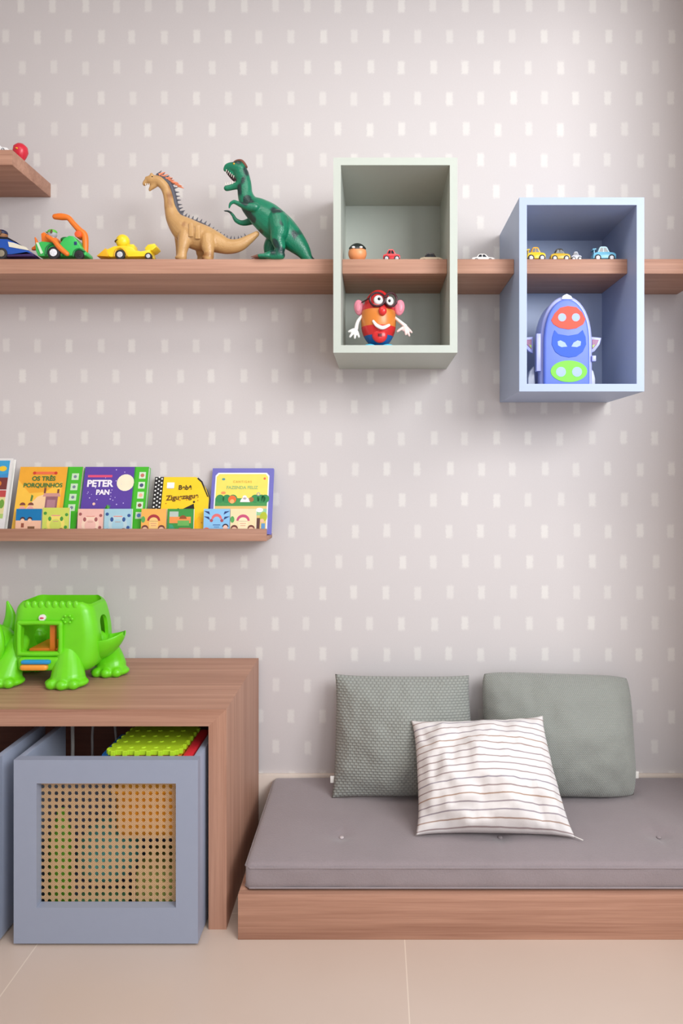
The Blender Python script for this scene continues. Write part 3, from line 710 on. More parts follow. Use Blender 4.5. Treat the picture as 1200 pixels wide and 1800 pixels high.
# things on the upper-left shelf
t = thing('toy_bird', 'round red toy at the right end of the upper left shelf', 'toy figure', (-1.085, -.12, 2.079))
c = Vector((-1.085, -.12, 2.079))
obj('body', MB().m(plastic((214, 40, 60), .3)).lathe([(0, 0), (.012, 0), (.014, .006), (.010, .02), (.016, .03), (.022, .045), (.020, .06), (.011, .069), (0, .071)], c), t)
obj('beak', MB().m(plastic((240, 190, 60))).cyl(c+Vector((0, -.018, .048)), c+Vector((0, -.028, .046)), .004, .001), t)
t = toycar('low white toy car on the upper left shelf', -22, 17, 257, 1.99, (236, 236, 236), zb=2.079)

# ------------------------------------------------------------------ toy vehicles on the long shelf
VD = 2.0; cy = VD-D; ZS = 1.764
def V(px, py, dy=0): p = W(px, py, VD); return (p.x, cy+dy, p.z)
def PV(*pts): return [(W(x, y, VD).x, max(W(x, y, VD).z, ZS+.003)) for x, y in pts]
BL, PU, CRM = plastic((30, 80, 170), .3), plastic((56, 36, 86), .35), plastic((226, 220, 200), .4)
t = thing('toy_race_car', 'dark blue toy race car with a brown puppy driver at the left edge', 'toy car', V(10, 459.5), 'toy vehicles with puppy drivers')
obj('body', MB().m(BL).prism(PV((-45, 452), (-45, 432), (-20, 424), (22, 426), (40, 434), (58, 445), (67, 453), (30, 455)), cy-.03, cy+.03, .003), t)
obj('underbody', MB().m(PU).prism(PV((-40, 457), (-40, 451), (30, 452), (56, 448), (68, 452), (68, 456)), cy-.03, cy+.03, .001), t)
obj('side_stripe', MB().m(CRM).prism(PV((24, 431), (34, 433), (56, 441), (60, 446), (26, 440)), cy-.0312, cy-.028), t)
obj('windshield', MB().m(plastic((20, 24, 40), .1)).prism(PV((-22, 426), (-12, 419), (20, 421), (36, 430), (30, 431), (0, 427)), cy-.022, cy+.022, .001), t)
for x in (-28, 13):
    for s in (-1, 1): wheel(t, (V(x, 0)[0], cy+s*.027, ZS+.0165), .0165, .012, plastic((150, 140, 120), .3))
FUR = plastic((150, 100, 62), .6)
def pup(t, px, py, r, cap, fur, ears=True):
    c = Vector(V(px, py)); o = obj('driver', MB().m(fur).ell(c, (r, r*.9, r*.95)).ell(c+Vector((-r*.75, -r*.1, -r*.3)), (r*.5, r*.42, r*.36)).cyl(c+Vector((0, 0, -r*2.2)), c+Vector((0, 0, -r*.5)), r*.75, r*.6, bev=r*.1), t, smooth=60)
    obj('cap', MB().m(cap).ell(c+Vector((.0, 0, r*.45)), (r*1.02, r*.94, r*.62)).box(c+Vector((-r*1.3, -r*.5, r*.32)), c+Vector((-r*.5, r*.5, r*.45)), r*.05), o)
    e = MB().m(plastic((20, 18, 16), .2)).ell(c+Vector((-r*.78, -r*.38, .1*r)), r*.13).ell(c+Vector((-r*1.2, 0, -r*.22)), r*.14)
    obj('eyes_and_nose', e, o)
    if ears:
        ea = MB().m(plastic((90, 62, 44), .6))
        for s in (-1, 1): ea.ell(c+Vector((r*.2, s*r*.85, r*.35)), (r*.25, r*.2, r*.5), (s*.4, 0, 0))
        obj('ears', ea, o)
pup(t, 3, 415, .017, plastic((26, 34, 70), .4), FUR)
GR, OR, DG = plastic((60, 190, 90), .3), plastic((240, 122, 36), .35), plastic((24, 120, 60), .35)
t = thing('toy_truck', 'green toy truck with an orange crane arm beside the blue race car', 'toy truck', V(112, 459.5), 'toy vehicles with puppy drivers')
obj('body', MB().m(GR).prism(PV((74, 455), (70, 446), (69, 433), (80, 429), (106, 431), (112, 433), (118, 424), (128, 419), (136, 420), (144, 430), (150, 440), (158, 448), (158, 454)), cy-.026, cy+.026, .004), t)
obj('fender', MB().m(plastic((206, 232, 200), .35)).prism(PV((72, 432), (76, 432), (84, 450), (80, 452)), cy-.0292, cy-.027), t)
obj('wheel_arch', MB().m(DG).tube([V(88, 452, -.026), V(91, 440, -.027), V(102, 434, -.027), V(114, 440, -.027), V(118, 452, -.026)], .0035, 8), t)
obj('wheel_arch', MB().m(DG).tube([V(136, 455, -.026), V(139, 446, -.027), V(147, 443, -.027), V(155, 447, -.027)], .003, 8), t)
obj('side_vent', MB().m(plastic((40, 60, 110))).box(V(137, 436, -.0268), V(142, 430, -.024), .0006), t)
obj('engine_cover', MB().m(DG).ell(V(118, 423), (.018, .02, .009)), t)
ob = MB().m(OR)
ob.tube([V(58, 437), V(65, 432), V(64, 424), V(62, 418)], [.004, .005, .004, .002], 10).tube([V(58, 438), V(66, 437), V(74, 434), V(84, 429)], [.004, .005, .004, .004], 10)
obj('front_blade', ob, t)
obj('side_bar', MB().m(OR).tube([V(92, 422, -.030), V(104, 430, -.031), V(114, 442, -.031), V(126, 452, -.031)], [.006, .007, .008, .007], 10), t)
obj('seat', MB().m(OR).prism(PV((78, 430), (77, 414), (83, 411), (88, 422), (104, 421), (106, 430)), cy-.018, cy+.018, .002), t)
arm = obj('crane_arm', MB().m(OR).tube([V(97, 381), V(108, 381), V(120, 383), V(128, 392), V(140, 405), V(148, 412), V(150, 425), V(150, 442)], [.008, .010, .008, .008, .009, .0095, .009, .008], 12, smooth=3), t)
obj('arm_joint', MB().m(plastic((236, 96, 50), .4)).cyl(V(140, 414, -.014), V(140, 414, .014), .010, bev=.002), arm)
for x, r in ((103, .0185), (147, .013)):
    for s in (-1, 1): wheel(t, (V(x, 0)[0], cy+s*.027, ZS+r), r, .012, plastic((230, 230, 234), .3) if x < 120 else TYRE)
pup(t, 92, 412, .0135, plastic((100, 190, 70), .4), plastic((170, 176, 180), .6))
YL, YD = plastic((246, 212, 40), .3), plastic((226, 170, 30), .35)
t = thing('toy_digger', 'yellow toy digger with a helmeted driver, right of the green truck', 'toy truck', V(225, 459.5), 'toy vehicles with puppy drivers')
obj('body', MB().m(YL).prism(PV((188, 453), (190, 444), (206, 437), (226, 436), (238, 438), (242, 444), (252, 446), (268, 443), (270, 455), (200, 456)), cy-.024, cy+.024, .0025), t)
obj('nose_plough', MB().m(YD).prism(PV((176, 455), (182, 450), (192, 441), (197, 453), (196, 456)), cy-.028, cy+.028, .0015), t)
obj('engine_block', MB().m(YL).prism(PV((224, 440), (226, 432), (238, 432), (240, 440)), cy-.015, cy+.015, .0015), t)
obj('rear_bucket', MB().m(YL).prism(PV((258, 441), (264, 434), (276, 432), (279, 438), (272, 444), (262, 446)), cy-.022, cy+.022, .002), t)
obj('fender', MB().m(YD).tube([V(207, 455, -.026), V(210, 444, -.026), V(218, 441, -.026), V(225, 446, -.026), V(229, 454, -.026)], .0025, 8), t)
c = Vector(V(216, 425))
o = obj('driver', MB().m(plastic((214, 176, 120), .5)).ell(c+Vector((-.004, 0, -.005)), (.014, .014, .013)).cyl(c+Vector((0, 0, -.03)), c, .012, .012), t, smooth=60)
hm = MB().m(YL).ell(c, (.020, .019, .021))
obj('helmet', hm, o); obj('visor', MB().m(plastic((90, 70, 20), .2)).ell(c+Vector((-.010, 0, .001)), (.0135, .0175, .004), (0, R(-12), 0)), o)
for x, r in ((217, .0145), (266, .010)):
    for s in (-1, 1): wheel(t, (V(x, 0)[0], cy+s*.024, ZS+r), r, .010)

# ------------------------------------------------------------------ dinosaurs
DD = 2.005; dy0 = DD-D
def E(px, py, dy=0): p = W(px, py, DD); return Vector((p.x, dy0+dy, p.z))
k_ = DD/F
FLOORPX = 828-(ZS-H)/k_
def dinomat(name, c1, c2, spots, scale, thr, rough=.35):
    q = N(name); co = q.n('ShaderNodeTexCoord').outputs['Object']
    n = q.n('ShaderNodeTexNoise', {'Vector': co, 'Scale': 30.0, 'Detail': 3.0}).outputs[0]
    s = q.n('ShaderNodeTexNoise', {'Vector': co, 'Scale': float(scale), 'Detail': 1.0}).outputs[0]
    f = q.n('ShaderNodeMapRange', {0: s, 1: thr, 2: thr+.07, 3: 0.0, 4: .9}).outputs[0]
    q.base(q.mix(f, q.mix(n, lin(c1), lin(c2)), lin(spots))); q.set('Roughness', rough)
    b = q.n('ShaderNodeTexVoronoi', {'Vector': co, 'Scale': 260.0}).outputs[0]; q.bump(b, .25, .0015)
    return q.m
TAN = dinomat('tan_rubber_skin', (180, 136, 84), (208, 166, 110), (140, 88, 46), 18, .63)
GRN = dinomat('green_rubber_skin', (8, 96, 70), (26, 136, 100), (26, 40, 46), 23, .565, .3)
t = thing('toy_dinosaur', 'tan long-necked toy dinosaur with a dark spiny crest, beside the yellow digger', 'toy dinosaur', E(345, FLOORPX), 'rubber dinosaurs on the long shelf')
b = MB().m(TAN)
b.tube([E(266, 317), E(280, 319), E(291, 330), E(297, 347), E(300, 366), E(307, 386), E(322, 402), E(342, 414), E(362, 420), E(380, 426), E(400, 433), E(420, 431), E(437, 421), E(451, 411)],
       [9*k_, 9*k_, 9*k_, 9.5*k_, 11*k_, 15*k_, 22*k_, 24*k_, 22*k_, 18*k_, 13.5*k_, 11*k_, 8*k_, 5*k_], 20, wy=.95, smooth=5)
b.ell(E(266, 316), (10*k_, 8*k_, 7.5*k_)); b.tube([E(266, 316), E(258, 319), E(254, 323)], [7*k_, 5.5*k_, 4*k_], 12, smooth=2)
b.tube([E(272, 325), E(266, 330), E(263, 334)], [5*k_, 4*k_, 2.5*k_], 12, smooth=2)
b.ell(E(258, 314, -.006), (.004, .004, .004)).ell(E(258, 314, .006), .004).ell(E(268, 309, -.009), .005).ell(E(268, 309, .009), .005)
for x0, x1, yt, dy, rt in ((330, 325, 415, -.026, 12), (316, 312, 412, .026, 11), (368, 371, 422, -.025, 13), (352, 350, 425, .025, 11)):
    b.tube([E(x0, yt, dy*.6), E((x0+x1)/2, yt+18, dy), E(x1, 448, dy*1.05), E(x1-1, FLOORPX-5, dy*1.05)], [rt*1.15*k_, rt*.9*k_, rt*.68*k_, rt*.72*k_], 14)
    b.ell(E(x1-3, FLOORPX-4, dy*1.05), (10*k_, 9*k_, 4*k_))
bd = obj('body', b, t, smooth=180, mods=[('REMESH', dict(mode='VOXEL', voxel_size=.0022)), ('SMOOTH', dict(factor=.5, iterations=6))])
cr = MB().m(plastic((78, 78, 88), .5)); OT = plastic((226, 132, 92), .5)
path = [(276, 308), (288, 314), (299, 324), (304, 338), (307, 352), (311, 368), (318, 379), (330, 386), (344, 390), (358, 396), (372, 404), (385, 413), (398, 420), (412, 422), (426, 420), (438, 413)]
cr.tube([E(x, y+2) for x, y in path], [3*k_]+[5*k_]*9+[3.2*k_]*6, 10)
pp = [E(x, y) for x, y in path]
for i in range(len(pp)-1):
    for s in (0, .5):
        p = pp[i].lerp(pp[i+1], s); tg = (pp[i+1]-pp[i]).normalized(); nm = Vector((-tg.z, 0, tg.x)); nm = nm if (nm.z > 0 or nm.x > 0) else -nm
        if nm.x < 0 and i < 7: nm = -nm
        h = (11 if i < 6 else 9 if i < 10 else 6.5)*k_
        if i < 6: nm = (nm+Vector((0.25, 0, -.12))).normalized()
        cr.cyl(p, p+nm*h+tg*.001, .0044 if i < 10 else .003, .0006, 8)
obj('spiny_crest', cr, bd)
tf = MB().m(OT)
for i in range(9):
    a = E(280+i*4, 308+i*2.2, (i % 3-1)*.003); tf.cyl(a, a+Vector((.018+.002*(i % 2), 0, .008-.002*i)), .0042, .0006, 8)
obj('orange_tuft', tf, bd)
ms = MB().m(plastic((240, 236, 224), .3))
for i in range(3): ms.cyl(E(257+i*3, 324, -.005), E(257+i*3, 328, -.005), .0014, .0003, 6)
obj('teeth', ms, bd)
ey = MB().m(plastic((30, 24, 20), .1)).ell(E(270, 314, -.0125), .0022).ell(E(270, 314, .0125), .0022); obj('eyes', ey, bd)
sd = MB().m(TAN).box(E(338, 424, -.0405), E(346, 400, -.036), .002).box(E(349, 428, -.041), E(358, 404, -.036), .002); obj('side_saddle_strap', sd, bd)

t = thing('toy_dinosaur', 'green roaring toy tyrannosaur standing upright beside the sage box', 'toy dinosaur', E(490, FLOORPX), 'rubber dinosaurs on the long shelf')
b = MB().m(GRN)
b.tube([E(424, 305), E(429, 322), E(431, 342), E(438, 358), E(452, 370), E(468, 382), E(484, 396), E(500, 409), E(515, 422), E(530, 438), E(542, FLOORPX-8), E(554, FLOORPX-2)],
       [13*k_, 12.5*k_, 13.5*k_, 17*k_, 23*k_, 27*k_, 28*k_, 26*k_, 21*k_, 15*k_, 8.5*k_, 3.5*k_], 20, wy=.85, smooth=5)
b.tube([E(422, 298), E(410, 294), E(400, 294), E(396, 298)], [12*k_, 9*k_, 6.5*k_, 4*k_], 14, smooth=3)     # upper jaw
b.tube([E(402, 298), E(408, 306), E(413, 313)], [4*k_, 4*k_, 3*k_], 10, smooth=3)
b.tube([E(426, 322), E(414, 327), E(404, 330), E(398, 331)], [9*k_, 6*k_, 5*k_, 5*k_], 14, smooth=3)           # lower jaw
b.ell(E(420, 290, -.010), (8*k_, 4*k_, 5*k_)).ell(E(420, 290, .010), (8*k_, 4*k_, 5*k_))
for dy, dx in ((-.033, 0), (.033, -24)):
    b.tube([E(490+dx*.3, 392, dy*.6), E(493+dx*.5, 412, dy*.95), E(491+dx*.8, 428, dy*1.05), E(495+dx, 443, dy*1.1), E(490+dx, FLOORPX-7, dy*1.1)], [19*k_, 16.5*k_, 12.5*k_, 9.5*k_, 8*k_], 16)
    b.tube([E(496+dx, FLOORPX-7, dy*1.1), E(482+dx, FLOORPX-7, dy*1.1), E(470+dx, FLOORPX-6, dy*1.1)], [8*k_, 8*k_, 5.5*k_], 12)
    for s in (-1, 0, 1): b.tube([E(474+dx, FLOORPX-5, dy*1.1+s*.008), E(460+dx, FLOORPX-4, dy*1.1+s*.012)], [4.5*k_, 3*k_], 10, smooth=0)
# arms
b.tube([E(452, 372, -.033), E(438, 372, -.038), E(426, 368, -.038), E(416, 363, -.036)], [8*k_, 6.5*k_, 4.5*k_, 3.4*k_], 12)
b.tube([E(416, 363, -.036), E(410, 366, -.036), E(407, 373, -.034)], [3.4*k_, 2.8*k_, 1.8*k_], 10)
b.tube([E(440, 382, .026), E(424, 386, .028), E(412, 382, .026), E(407, 374, .024)], [7*k_, 5*k_, 4*k_, 3*k_], 12)
b.tube([E(407, 374, .024), E(400, 367, .022), E(391, 366, .02)], [3*k_, 2.2*k_, 1.3*k_], 10)
bd = obj('body', b, t, smooth=180, mods=[('REMESH', dict(mode='VOXEL', voxel_size=.0022)), ('SMOOTH', dict(factor=.5, iterations=5))])
obj('brow_crest', MB().m(plastic((120, 70, 52), .4)).tube([E(408, 290), E(416, 286), E(425, 286), E(432, 293)], [2*k_, 4*k_, 4.5*k_, 3*k_], 12, wy=1.8), bd)
mo = MB().m(plastic((46, 14, 24), .4)).tube([E(401, 302), E(410, 312), E(420, 318), E(424, 320)], [4*k_, 5*k_, 6*k_, 5*k_], 12, wy=.8); obj('mouth_lining', mo, bd)
te = MB().m(plastic((236, 232, 214), .3))
for i in range(5):
    for s in (-1, 1):
        te.cyl(E(399+i*3.2, 300+i*2.6, s*.0075), E(398+i*3.2, 305+i*2.6, s*.0075), .0013, .0003, 6)
        te.cyl(E(397+i*4.2, 327-i*.6, s*.007), E(397+i*4.2, 322-i*.6, s*.007), .0012, .0003, 6)
obj('teeth', te, bd)
obj('eyes', MB().m(plastic((220, 170, 40), .1)).ell(E(413, 292, -.0155), .0028).ell(E(413, 292, .0155), .0028), bd)
cl = MB().m(plastic((120, 76, 60), .4))
for dy, dx in ((-.036, 0), (.036, -24)):
    for s in (-1, 0, 1): cl.cyl(E(458+dx, FLOORPX-4, dy+s*.012), E(446+dx, FLOORPX-1.5, dy+s*.014), .0042, .0008, 8)
obj('claws', cl, bd)

# ------------------------------------------------------------------ egg-shaped toy in the sage box
ED = 2.0; ke = ED/F
def G(px, py, dy=0): p = W(px, py, ED); return Vector((p.x, ED-D+dy, p.z))
EB = 828-(GZ0+NT-H)/ke
t = thing('egg_toy', 'red and orange egg-shaped toy with round glasses inside the sage box', 'toy figure', G(665, EB))
REDT, ORT, PNK, WHP, BLT = plastic((212, 44, 46), .25), plastic((216, 128, 52), .3), plastic((232, 142, 160), .35), plastic((240, 236, 232), .35), plastic((24, 92, 160), .3)
def egg(z0, z1, n=18):
    zc0 = GZ0+NT+.010; top = G(0, 510).z; out = []
    for i in range(n+1):
        z = z0+(z1-z0)*i/n; u = (z-zc0)/(top-zc0); u = min(max(u, 0), 1)
        r = 31.5*ke*math.sqrt(max(0, 1-(2*u-1)**2))*(1.06-.16*u)
        out.append((r, z))
    return out
zc0 = GZ0+NT+.010; zt = G(0, 510).z
cc = (G(665, 0).x, ED-D, 0)
za, zb_ = G(0, 590).z, G(0, 548).z
obj('base', MB().m(BLT).lathe(egg(zc0, za), cc, 36), t); obj('body', MB().m(ORT).lathe(egg(za+.0001, zb_), cc, 36), t); obj('dome', MB().m(REDT).lathe(egg(zb_+.0001, zt, 24), cc, 36), t)
bp = MB().m(REDT)
bp.lathe([(r*1.006, z) for r, z in egg(za-.004, za+.022, 8)], cc, 36)
bp.ell(G(667, 594, -.0375), (.022, .010, .022))
obj('belly_patch', bp, t)
obj('belt_buckle', MB().m(plastic((110, 20, 30))).box(G(664, 597, -.0485), G(671, 592, -.044), .0005), t)
for s, x in ((-1, 631), (1, 702)):
    obj('ear', MB().m(PNK).ell(G(x, 541), (9*ke, .010, 14*ke), (0, R(8*s), 0)).ell(G(x+s*1, 541, -.007), (5*ke, .004, 9*ke)), t)
gl = MB().m(plastic((60, 12, 24), .2))
for x, r in ((663, 13), (686, 10)):
    pts = [G(x+r*math.cos(R(a)), 534+11.5*math.sin(R(a)), -.050 if x < 670 else -.047) for a in range(0, 360, 30)]
    gl.tube(pts, .0033, 10, closed=True, smooth=3)
gl.tube([G(675, 530, -.053), G(679, 530, -.053)], .003, 8, smooth=0)
gl.tube([G(650, 531, -.048), G(636, 534, -.015)], .0022, 8, smooth=0).tube([G(696, 531, -.045), G(697, 534, -.01)], .0022, 8, smooth=0)
obj('glasses', gl, t)
ey = MB().m(WHP).ell(G(665, 534, -.044), (8.5*ke, .007, 8.5*ke)).ell(G(684, 536, -.043), (7*ke, .007, 8*ke)).m(plastic((20, 20, 24), .1)).ell(G(666, 533, -.0505), (.0045, .002, .0045)).ell(G(684, 536, -.0495), (.004, .002, .0045))
obj('eyes', ey, t)
obj('nose', MB().m(REDT).ell(G(672, 554, -.054), (7*ke, .009, 8*ke)), t)
mt = MB().m(WHP).tube([G(656, 571, -.051), G(662, 579, -.055), G(672, 583, -.056), G(683, 578, -.051)], [2*ke, 3*ke, 3.2*ke, 2.2*ke], 12, wy=.6)
obj('mouth', mt, t)
HANDC = plastic((236, 206, 200), .4)
def toyarm(sh, el, wr_, fing):
    a = MB().m(WHP).tube([sh, el, wr_], [.0045, .005, .006], 12)
    ar = obj('arm', a, t, smooth=180)
    h = MB().m(HANDC if fing[0].x > cc[0] else WHP).ell(wr_+(fing[1]-wr_)*.35, (.011, .006, .010))
    for f in fing: h.tube([wr_+(f-wr_)*.3, wr_+(f-wr_)*.7+Vector((0, -.002, 0)), f], [.0042, .0040, .0034], 10)
    obj('hand', h, ar, smooth=180, mods=[('REMESH', dict(mode='VOXEL', voxel_size=.0012)), ('SMOOTH', dict(factor=.5, iterations=3))])
toyarm(G(636, 557, -.01), G(629, 568, -.02), G(626, 582, -.03), [G(614, 587, -.034), G(616, 596, -.036), G(624, 598, -.036), G(631, 596, -.034)])
toyarm(G(694, 560, -.01), G(702, 568, -.02), G(711, 577, -.03), [G(698, 587, -.036), G(712, 592, -.036), G(718, 594, -.034), G(722, 588, -.032)])
fe = MB().m(plastic((70, 190, 220), .3))
for x in (650, 681): fe.ell(G(x, EB-5, -.028), (11*ke, .024, 5*ke))
obj('shoes', fe, t)

# ------------------------------------------------------------------ rocket case in the blue box
RD = 1.955; kr = RD/F; ry = RD-D
def K(px, py): p = W(px, py, RD); return (p.x, p.z)
RZ = BZ0+NT
RB = 828-(RZ-H)/kr
t = thing('toy_rocket', 'blue rocket-shaped toy case with red, blue and green mask emblems, inside the blue box', 'toy', (K(996, 0)[0], ry+.05, RZ))
LAV, CBLU, SIL = plastic((170, 176, 228), .3), plastic((100, 124, 216), .45), plastic((186, 190, 200), .3)
def arch(cx, hw, top, shoulder, n=22, base=RB-.5):
    pts = [K(cx-hw, base), K(cx+hw, base)]
    for i in range(n+1):
        a = math.pi*i/n; x = math.cos(a); y = math.sin(a)**.82
        pts.append(K(cx+hw*x, shoulder-(shoulder-top)*y))
    return pts
obj('shell', MB().m(LAV).prism(arch(996, 46, 519, 608), ry+.004, ry+.085, .008, 3), t)
obj('front_door', MB().m(CBLU).prism(arch(994, 40, 527, 610), ry-.014, ry+.0045, .007, 3), t)
def emb(name, c, pts, holes, y=ry-.0142):
    m = MB().m(plastic(c, .55)).prism(pts, y-.0012, y+.001, .0004, 1)
    m.m(plastic((160, 182, 236), .55))
    for h in holes: m.prism(h, y-.0018, y)
    obj(name, m, t, smooth=30)
def ce(cx, cy_, rx, rz, n=28, a0=0, a1=360): return [K(cx+rx*math.cos(R(a0+(a1-a0)*i/n)), cy_-rz*math.sin(R(a0+(a1-a0)*i/n))) for i in range(n)]
emb('red_emblem', (236, 74, 50), [K(x, y) for x, y in [(966, 565), (972, 553), (982, 543), (995, 540), (1010, 542), (1020, 551), (1026, 563), (1022, 572), (1010, 579), (996, 581), (980, 578), (970, 572)]], [ce(985, 560, 7, 7), ce(1009, 560, 7, 7)])
emb('blue_emblem', (26, 84, 196), [K(x, y) for x, y in [(967, 607), (968, 594), (972, 582), (978, 589), (996, 592), (1013, 589), (1021, 582), (1026, 594), (1027, 607), (1021, 620), (1010, 628), (997, 630), (983, 627), (973, 620)]],
    [[K(x, y) for x, y in [(977, 602), (982, 600), (990, 604), (994, 611), (984, 612), (978, 609)]], [K(x, y) for x, y in [(1018, 602), (1012, 600), (1005, 604), (1001, 611), (1011, 612), (1017, 609)]]])
emb('green_emblem', (120, 208, 60), ce(997, 654, 32, 19), [ce(983, 655, 8.5, 8.5), ce(1011, 655, 8.5, 8.5)])
MAG = plastic((130, 50, 110), .3)
for s, x in ((-1, 941), (1, 1043)):
    pts = [K(x, 588), K(x+s*20, 590), K(x+s*17, 602), K(x+s*8, 614), K(x, 618)]
    wg = obj('wing', MB().m(LAV).prism(pts, ry+.03, ry+.044, .002), t)
    obj('wing_inlay', MB().m(MAG).prism([K(x+s*3, 593), K(x+s*15, 594), K(x+s*11, 603), K(x+s*3, 611)], ry+.0285, ry+.031, .0006, 1).m(plastic((150, 190, 60))).prism([K(x+s*3, 604), K(x+s*8, 602), K(x+s*4, 609)], ry+.0278, ry+.029), wg)
    fn = [K(x-s*2, 640), K(x+s*6, 650), K(x+s*9, 662), K(x+s*9, RB-1), K(x-s*4, RB-1)]
    obj('fin', MB().m(SIL).prism(fn, ry+.03, ry+.055, .003), t)
obj('hinge', MB().m(LAV).box((K(943, 0)[0], ry+.002, K(0, 652)[1]), (K(951, 0)[0], ry+.02, K(0, 586)[1]), .001), t)
obj('latch', MB().m(LAV).box((K(1040, 0)[0], ry-.002, K(0, 635)[1]), (K(1047, 0)[0], ry+.02, K(0, 625)[1]), .001), t)
obj('nose_tip', MB().m(plastic((214, 220, 240), .2)).prism([K(986, 526), K(989, 519.5), K(996, 516), K(1004, 520), K(1007, 526)], ry+.0, ry+.05, .002), t)

# ------------------------------------------------------------------ green animal play house on the table
GREEN = plastic((112, 214, 28), .32); GD = 1.98
t = thing('animal_toy', 'bright green animal-shaped plastic play house on the table', 'toy', (-.91, -.22, TZ))
bx0, bx1, by0, by1, bz0, bz1 = -1.03, -.805, -.285, -.135, TZ+.030, .790
def bodyf(p):
    u = (p.z-bz0)/(bz1-bz0); cx, cyy = (bx0+bx1)/2, (by0+by1)/2
    s = 1.05-.13*max(0, u)**2.0
    p = Vector((cx+(p.x-cx)*s, cyy+(p.y-cyy)*s, p.z))
    if p.x > cx: p.x += .012*math.sin(math.pi*min(max(u, 0), 1))
    return p
mbB = MB().m(GREEN).rbox((bx0, by0, bz0), (bx1, by1, bz1), .035, 40, 28, 36, bodyf)
def cutter(mb):
    me = bpy.data.meshes.new('cut'); mb.bm.to_mesh(me); mb.bm.free(); o = bpy.data.objects.new('cut', me); COL.objects.link(o); return o
wx0, wx1, wz0, wz1 = -.995, -.888, .646, .724
cuts = [cutter(MB().rbox((bx0+.012, by0+.012, bz0+.02), (bx1-.010, by1-.012, bz1+.12), .028, 24, 20, 24, bodyf)),
        cutter(MB().rbox((wx0, by0-.05, wz0), (wx1, by0+.04, wz1), .008, 10, 4, 10)),
        cutter(MB().rbox((bx1-.03, -.238, .655), (bx1+.05, -.188, .735), .022, 6, 14, 18))]
rng = random.Random(3)
sc_ = MB()
for k in range(9):                                                    # scalloped rim: shallow bites
    for yy in (by0+.014, by1-.014): sc_.ell((bx0+.035+.0195*k, yy, bz1+.001), (.0085, .018, .0075), u=12, v=8)
cuts.append(cutter(sc_))
sl = MB().prism([(bx1-.075, bz1+.02), (bx1+.05, bz1-.055), (bx1+.05, bz1+.05), (bx1-.07, bz1+.05)], by0-.05, by1+.05); cuts.append(cutter(sl))
bd = obj('body', mbB, t, smooth=50, mods=[('BOOLEAN', dict(operation='DIFFERENCE', object=c, solver='EXACT')) for c in cuts])
for c in cuts: bpy.data.objects.remove(c)
yf = by0-.006
wf_ = MB().m(GREEN); zc = (wz0+wz1)/2
wf_.tube([(wx0+.004, yf, wz0-.004), (wx1-.004, yf, wz0-.004), (wx1+.004, yf, wz0+.004), (wx1+.004, yf, wz1-.004), (wx1-.004, yf, wz1+.004), (wx0+.004, yf, wz1+.004), (wx0-.004, yf, wz1-.004), (wx0-.004, yf, wz0+.004)], .0065, 10, closed=True, smooth=3)
obj('window_rim', wf_, bd)
ORP = plastic((236, 126, 40), .35)
ins = MB().m(ORP).box((-.925, by0+.016, wz0-.01), (-.910, by0+.030, wz1+.02), .002).box((-.985, by0+.02, wz0-.006), (-.875, by1-.018, wz0+.004), .002)
obj('inner_ramp', ins, bd)
pil = MB().m(plastic((40, 150, 210), .3)).rbox((-.985, yf-.022, .617), (-.905, yf-.004, .629), .005, 10, 6, 6).m(plastic((246, 160, 60), .3)).rbox((-.988, yf-.024, .600), (-.912, yf-.002, .6165), .007, 10, 6, 6)
obj('slide_catch', pil, t)
obj('catch_bracket', MB().m(GREEN).rbox((-1.0, yf-.012, .596), (-.878, yf+.012, .634), .010, 14, 6, 8), t)
bg = MB().m(plastic((236, 226, 224), .3)).cyl((-.936, yf-.001, .742), (-.936, yf+.008, .742), .0095, bev=.0015).m(plastic((214, 60, 90), .3)).ell((-.936, yf-.0012, .742), (.006, .0012, .0022))
obj('badge', bg, bd)
dd = MB().m(GREEN)
for a in range(0, 360, 60): dd.ell((-.866+.013*math.cos(R(a)), yf+.003, .738+.010*math.sin(R(a))), (.004, .003, .004))
obj('raised_dots', dd, bd)
rb = MB().m(GREEN)
for k in range(8): rb.ell((bx0+.045+.0195*k, by0+.0125, bz1-.018), (.0095, .0075, .015), (R(10), 0, 0))
obj('rim_bumps', rb, bd, smooth=180)
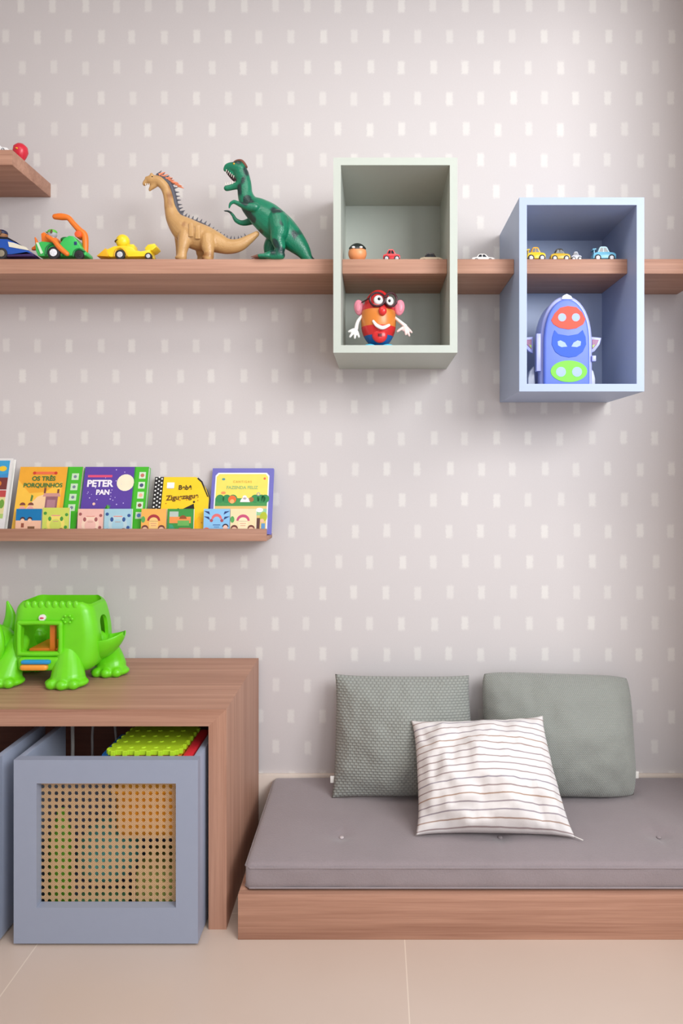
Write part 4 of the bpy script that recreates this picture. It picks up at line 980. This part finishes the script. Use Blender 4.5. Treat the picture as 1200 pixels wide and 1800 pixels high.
# legs and feet
flr = cutter(MB().box((-1.4, -.6, TZ-.2), (-.4, 0, TZ+.0003)))
for name, fx, fy, sx in (('leg', -.862, -.300, 1), ('leg', -1.045, -.290, 1), ('leg', -.785, -.190, .95), ('leg', -1.04, -.14, .9)):
    m = MB().m(GREEN); ix = fx+(.02 if fx < -.95 else -.012 if fx < -.8 else -.04)
    m.tube([(ix, fy+.045 if fy < -.25 else fy, TZ+.105), (fx*.6+ix*.4, fy+.02, TZ+.060), (fx, fy+.006, TZ+.022)], [.030, .040*sx, .048*sx], 20, wy=.8, smooth=4)
    m.ell((fx, fy, TZ+.012), (.060*sx, .040*sx, .017))
    for k in (-1, 0, 1): m.ell((fx+k*.030*sx, fy-.033*sx+.006*abs(k), TZ+.013), (.016, .014, .014))
    t_ = m.bm
    obj(name, m, t, smooth=180, mods=[('REMESH', dict(mode='VOXEL', voxel_size=.003)), ('SMOOTH', dict(factor=.5, iterations=4)),
        ('BOOLEAN', dict(operation='DIFFERENCE', object=flr, solver='EXACT'))])
bpy.data.objects.remove(flr)
# tail scoop
sc2 = MB().m(GREEN); bm = sc2.bm; rings = []
prof = [(.0, .036, .0), (.02, .044, .0), (.045, .045, .006), (.065, .040, .016), (.080, .028, .028), (.090, .008, .040)]
for (dx, hw, up) in prof:
    ring = []
    for k in range(11):
        a = math.pi*k/10; ring.append(bm.verts.new((bx1-.018+dx, -.215-hw*math.cos(a), TZ+.115+up*.5-(math.sin(a)*(.062-up*1.2)))))
    rings.append(ring)
for A, B in zip(rings, rings[1:]):
    for k in range(10): bm.faces.new((A[k], A[k+1], B[k+1], B[k]))
obj('tail_scoop', sc2, t, smooth=180, mods=[('SOLIDIFY', dict(thickness=.005, offset=0)), ('SUBSURF', dict(levels=2, render_levels=2))])
# head at the left
h = MB().m(GREEN)
h.tube([(-1.09, -.24, .66), (-1.13, -.25, .665), (-1.165, -.255, .655)], [.052, .062, .052], 20, smooth=4)
h.ell((-1.145, -.26, .63), (.062, .055, .045)); h.ell((-1.115, -.295, .62), (.030, .02, .05), (0, R(20), 0))
hd = obj('head', h, t, smooth=180, mods=[('REMESH', dict(mode='VOXEL', voxel_size=.004)), ('SMOOTH', dict(factor=.5, iterations=6))])
er = MB().m(GREEN)
for s in (-1, 1): er.tube([(-1.085, -.24+s*.045, .68), (-1.082, -.24+s*.058, .72), (-1.092, -.24+s*.06, .765)], [.020, .017, .004], 14, wy=.6)
obj('ears', er, hd, smooth=180)
er2 = MB().m(GREEN).tube([(-1.062, -.294, .62), (-1.052, -.294, .66), (-1.06, -.29, .71), (-1.08, -.288, .74)], [.010, .013, .012, .006], 12); obj('cheek_frill', er2, hd, smooth=180)
obj('eye', MB().m(plastic((246, 206, 60), .2)).ell((-1.092, -.3, .69), (.016, .01, .014)).m(plastic((20, 30, 14), .2)).ell((-1.100, -.304, .655), (.014, .01, .012)), hd)
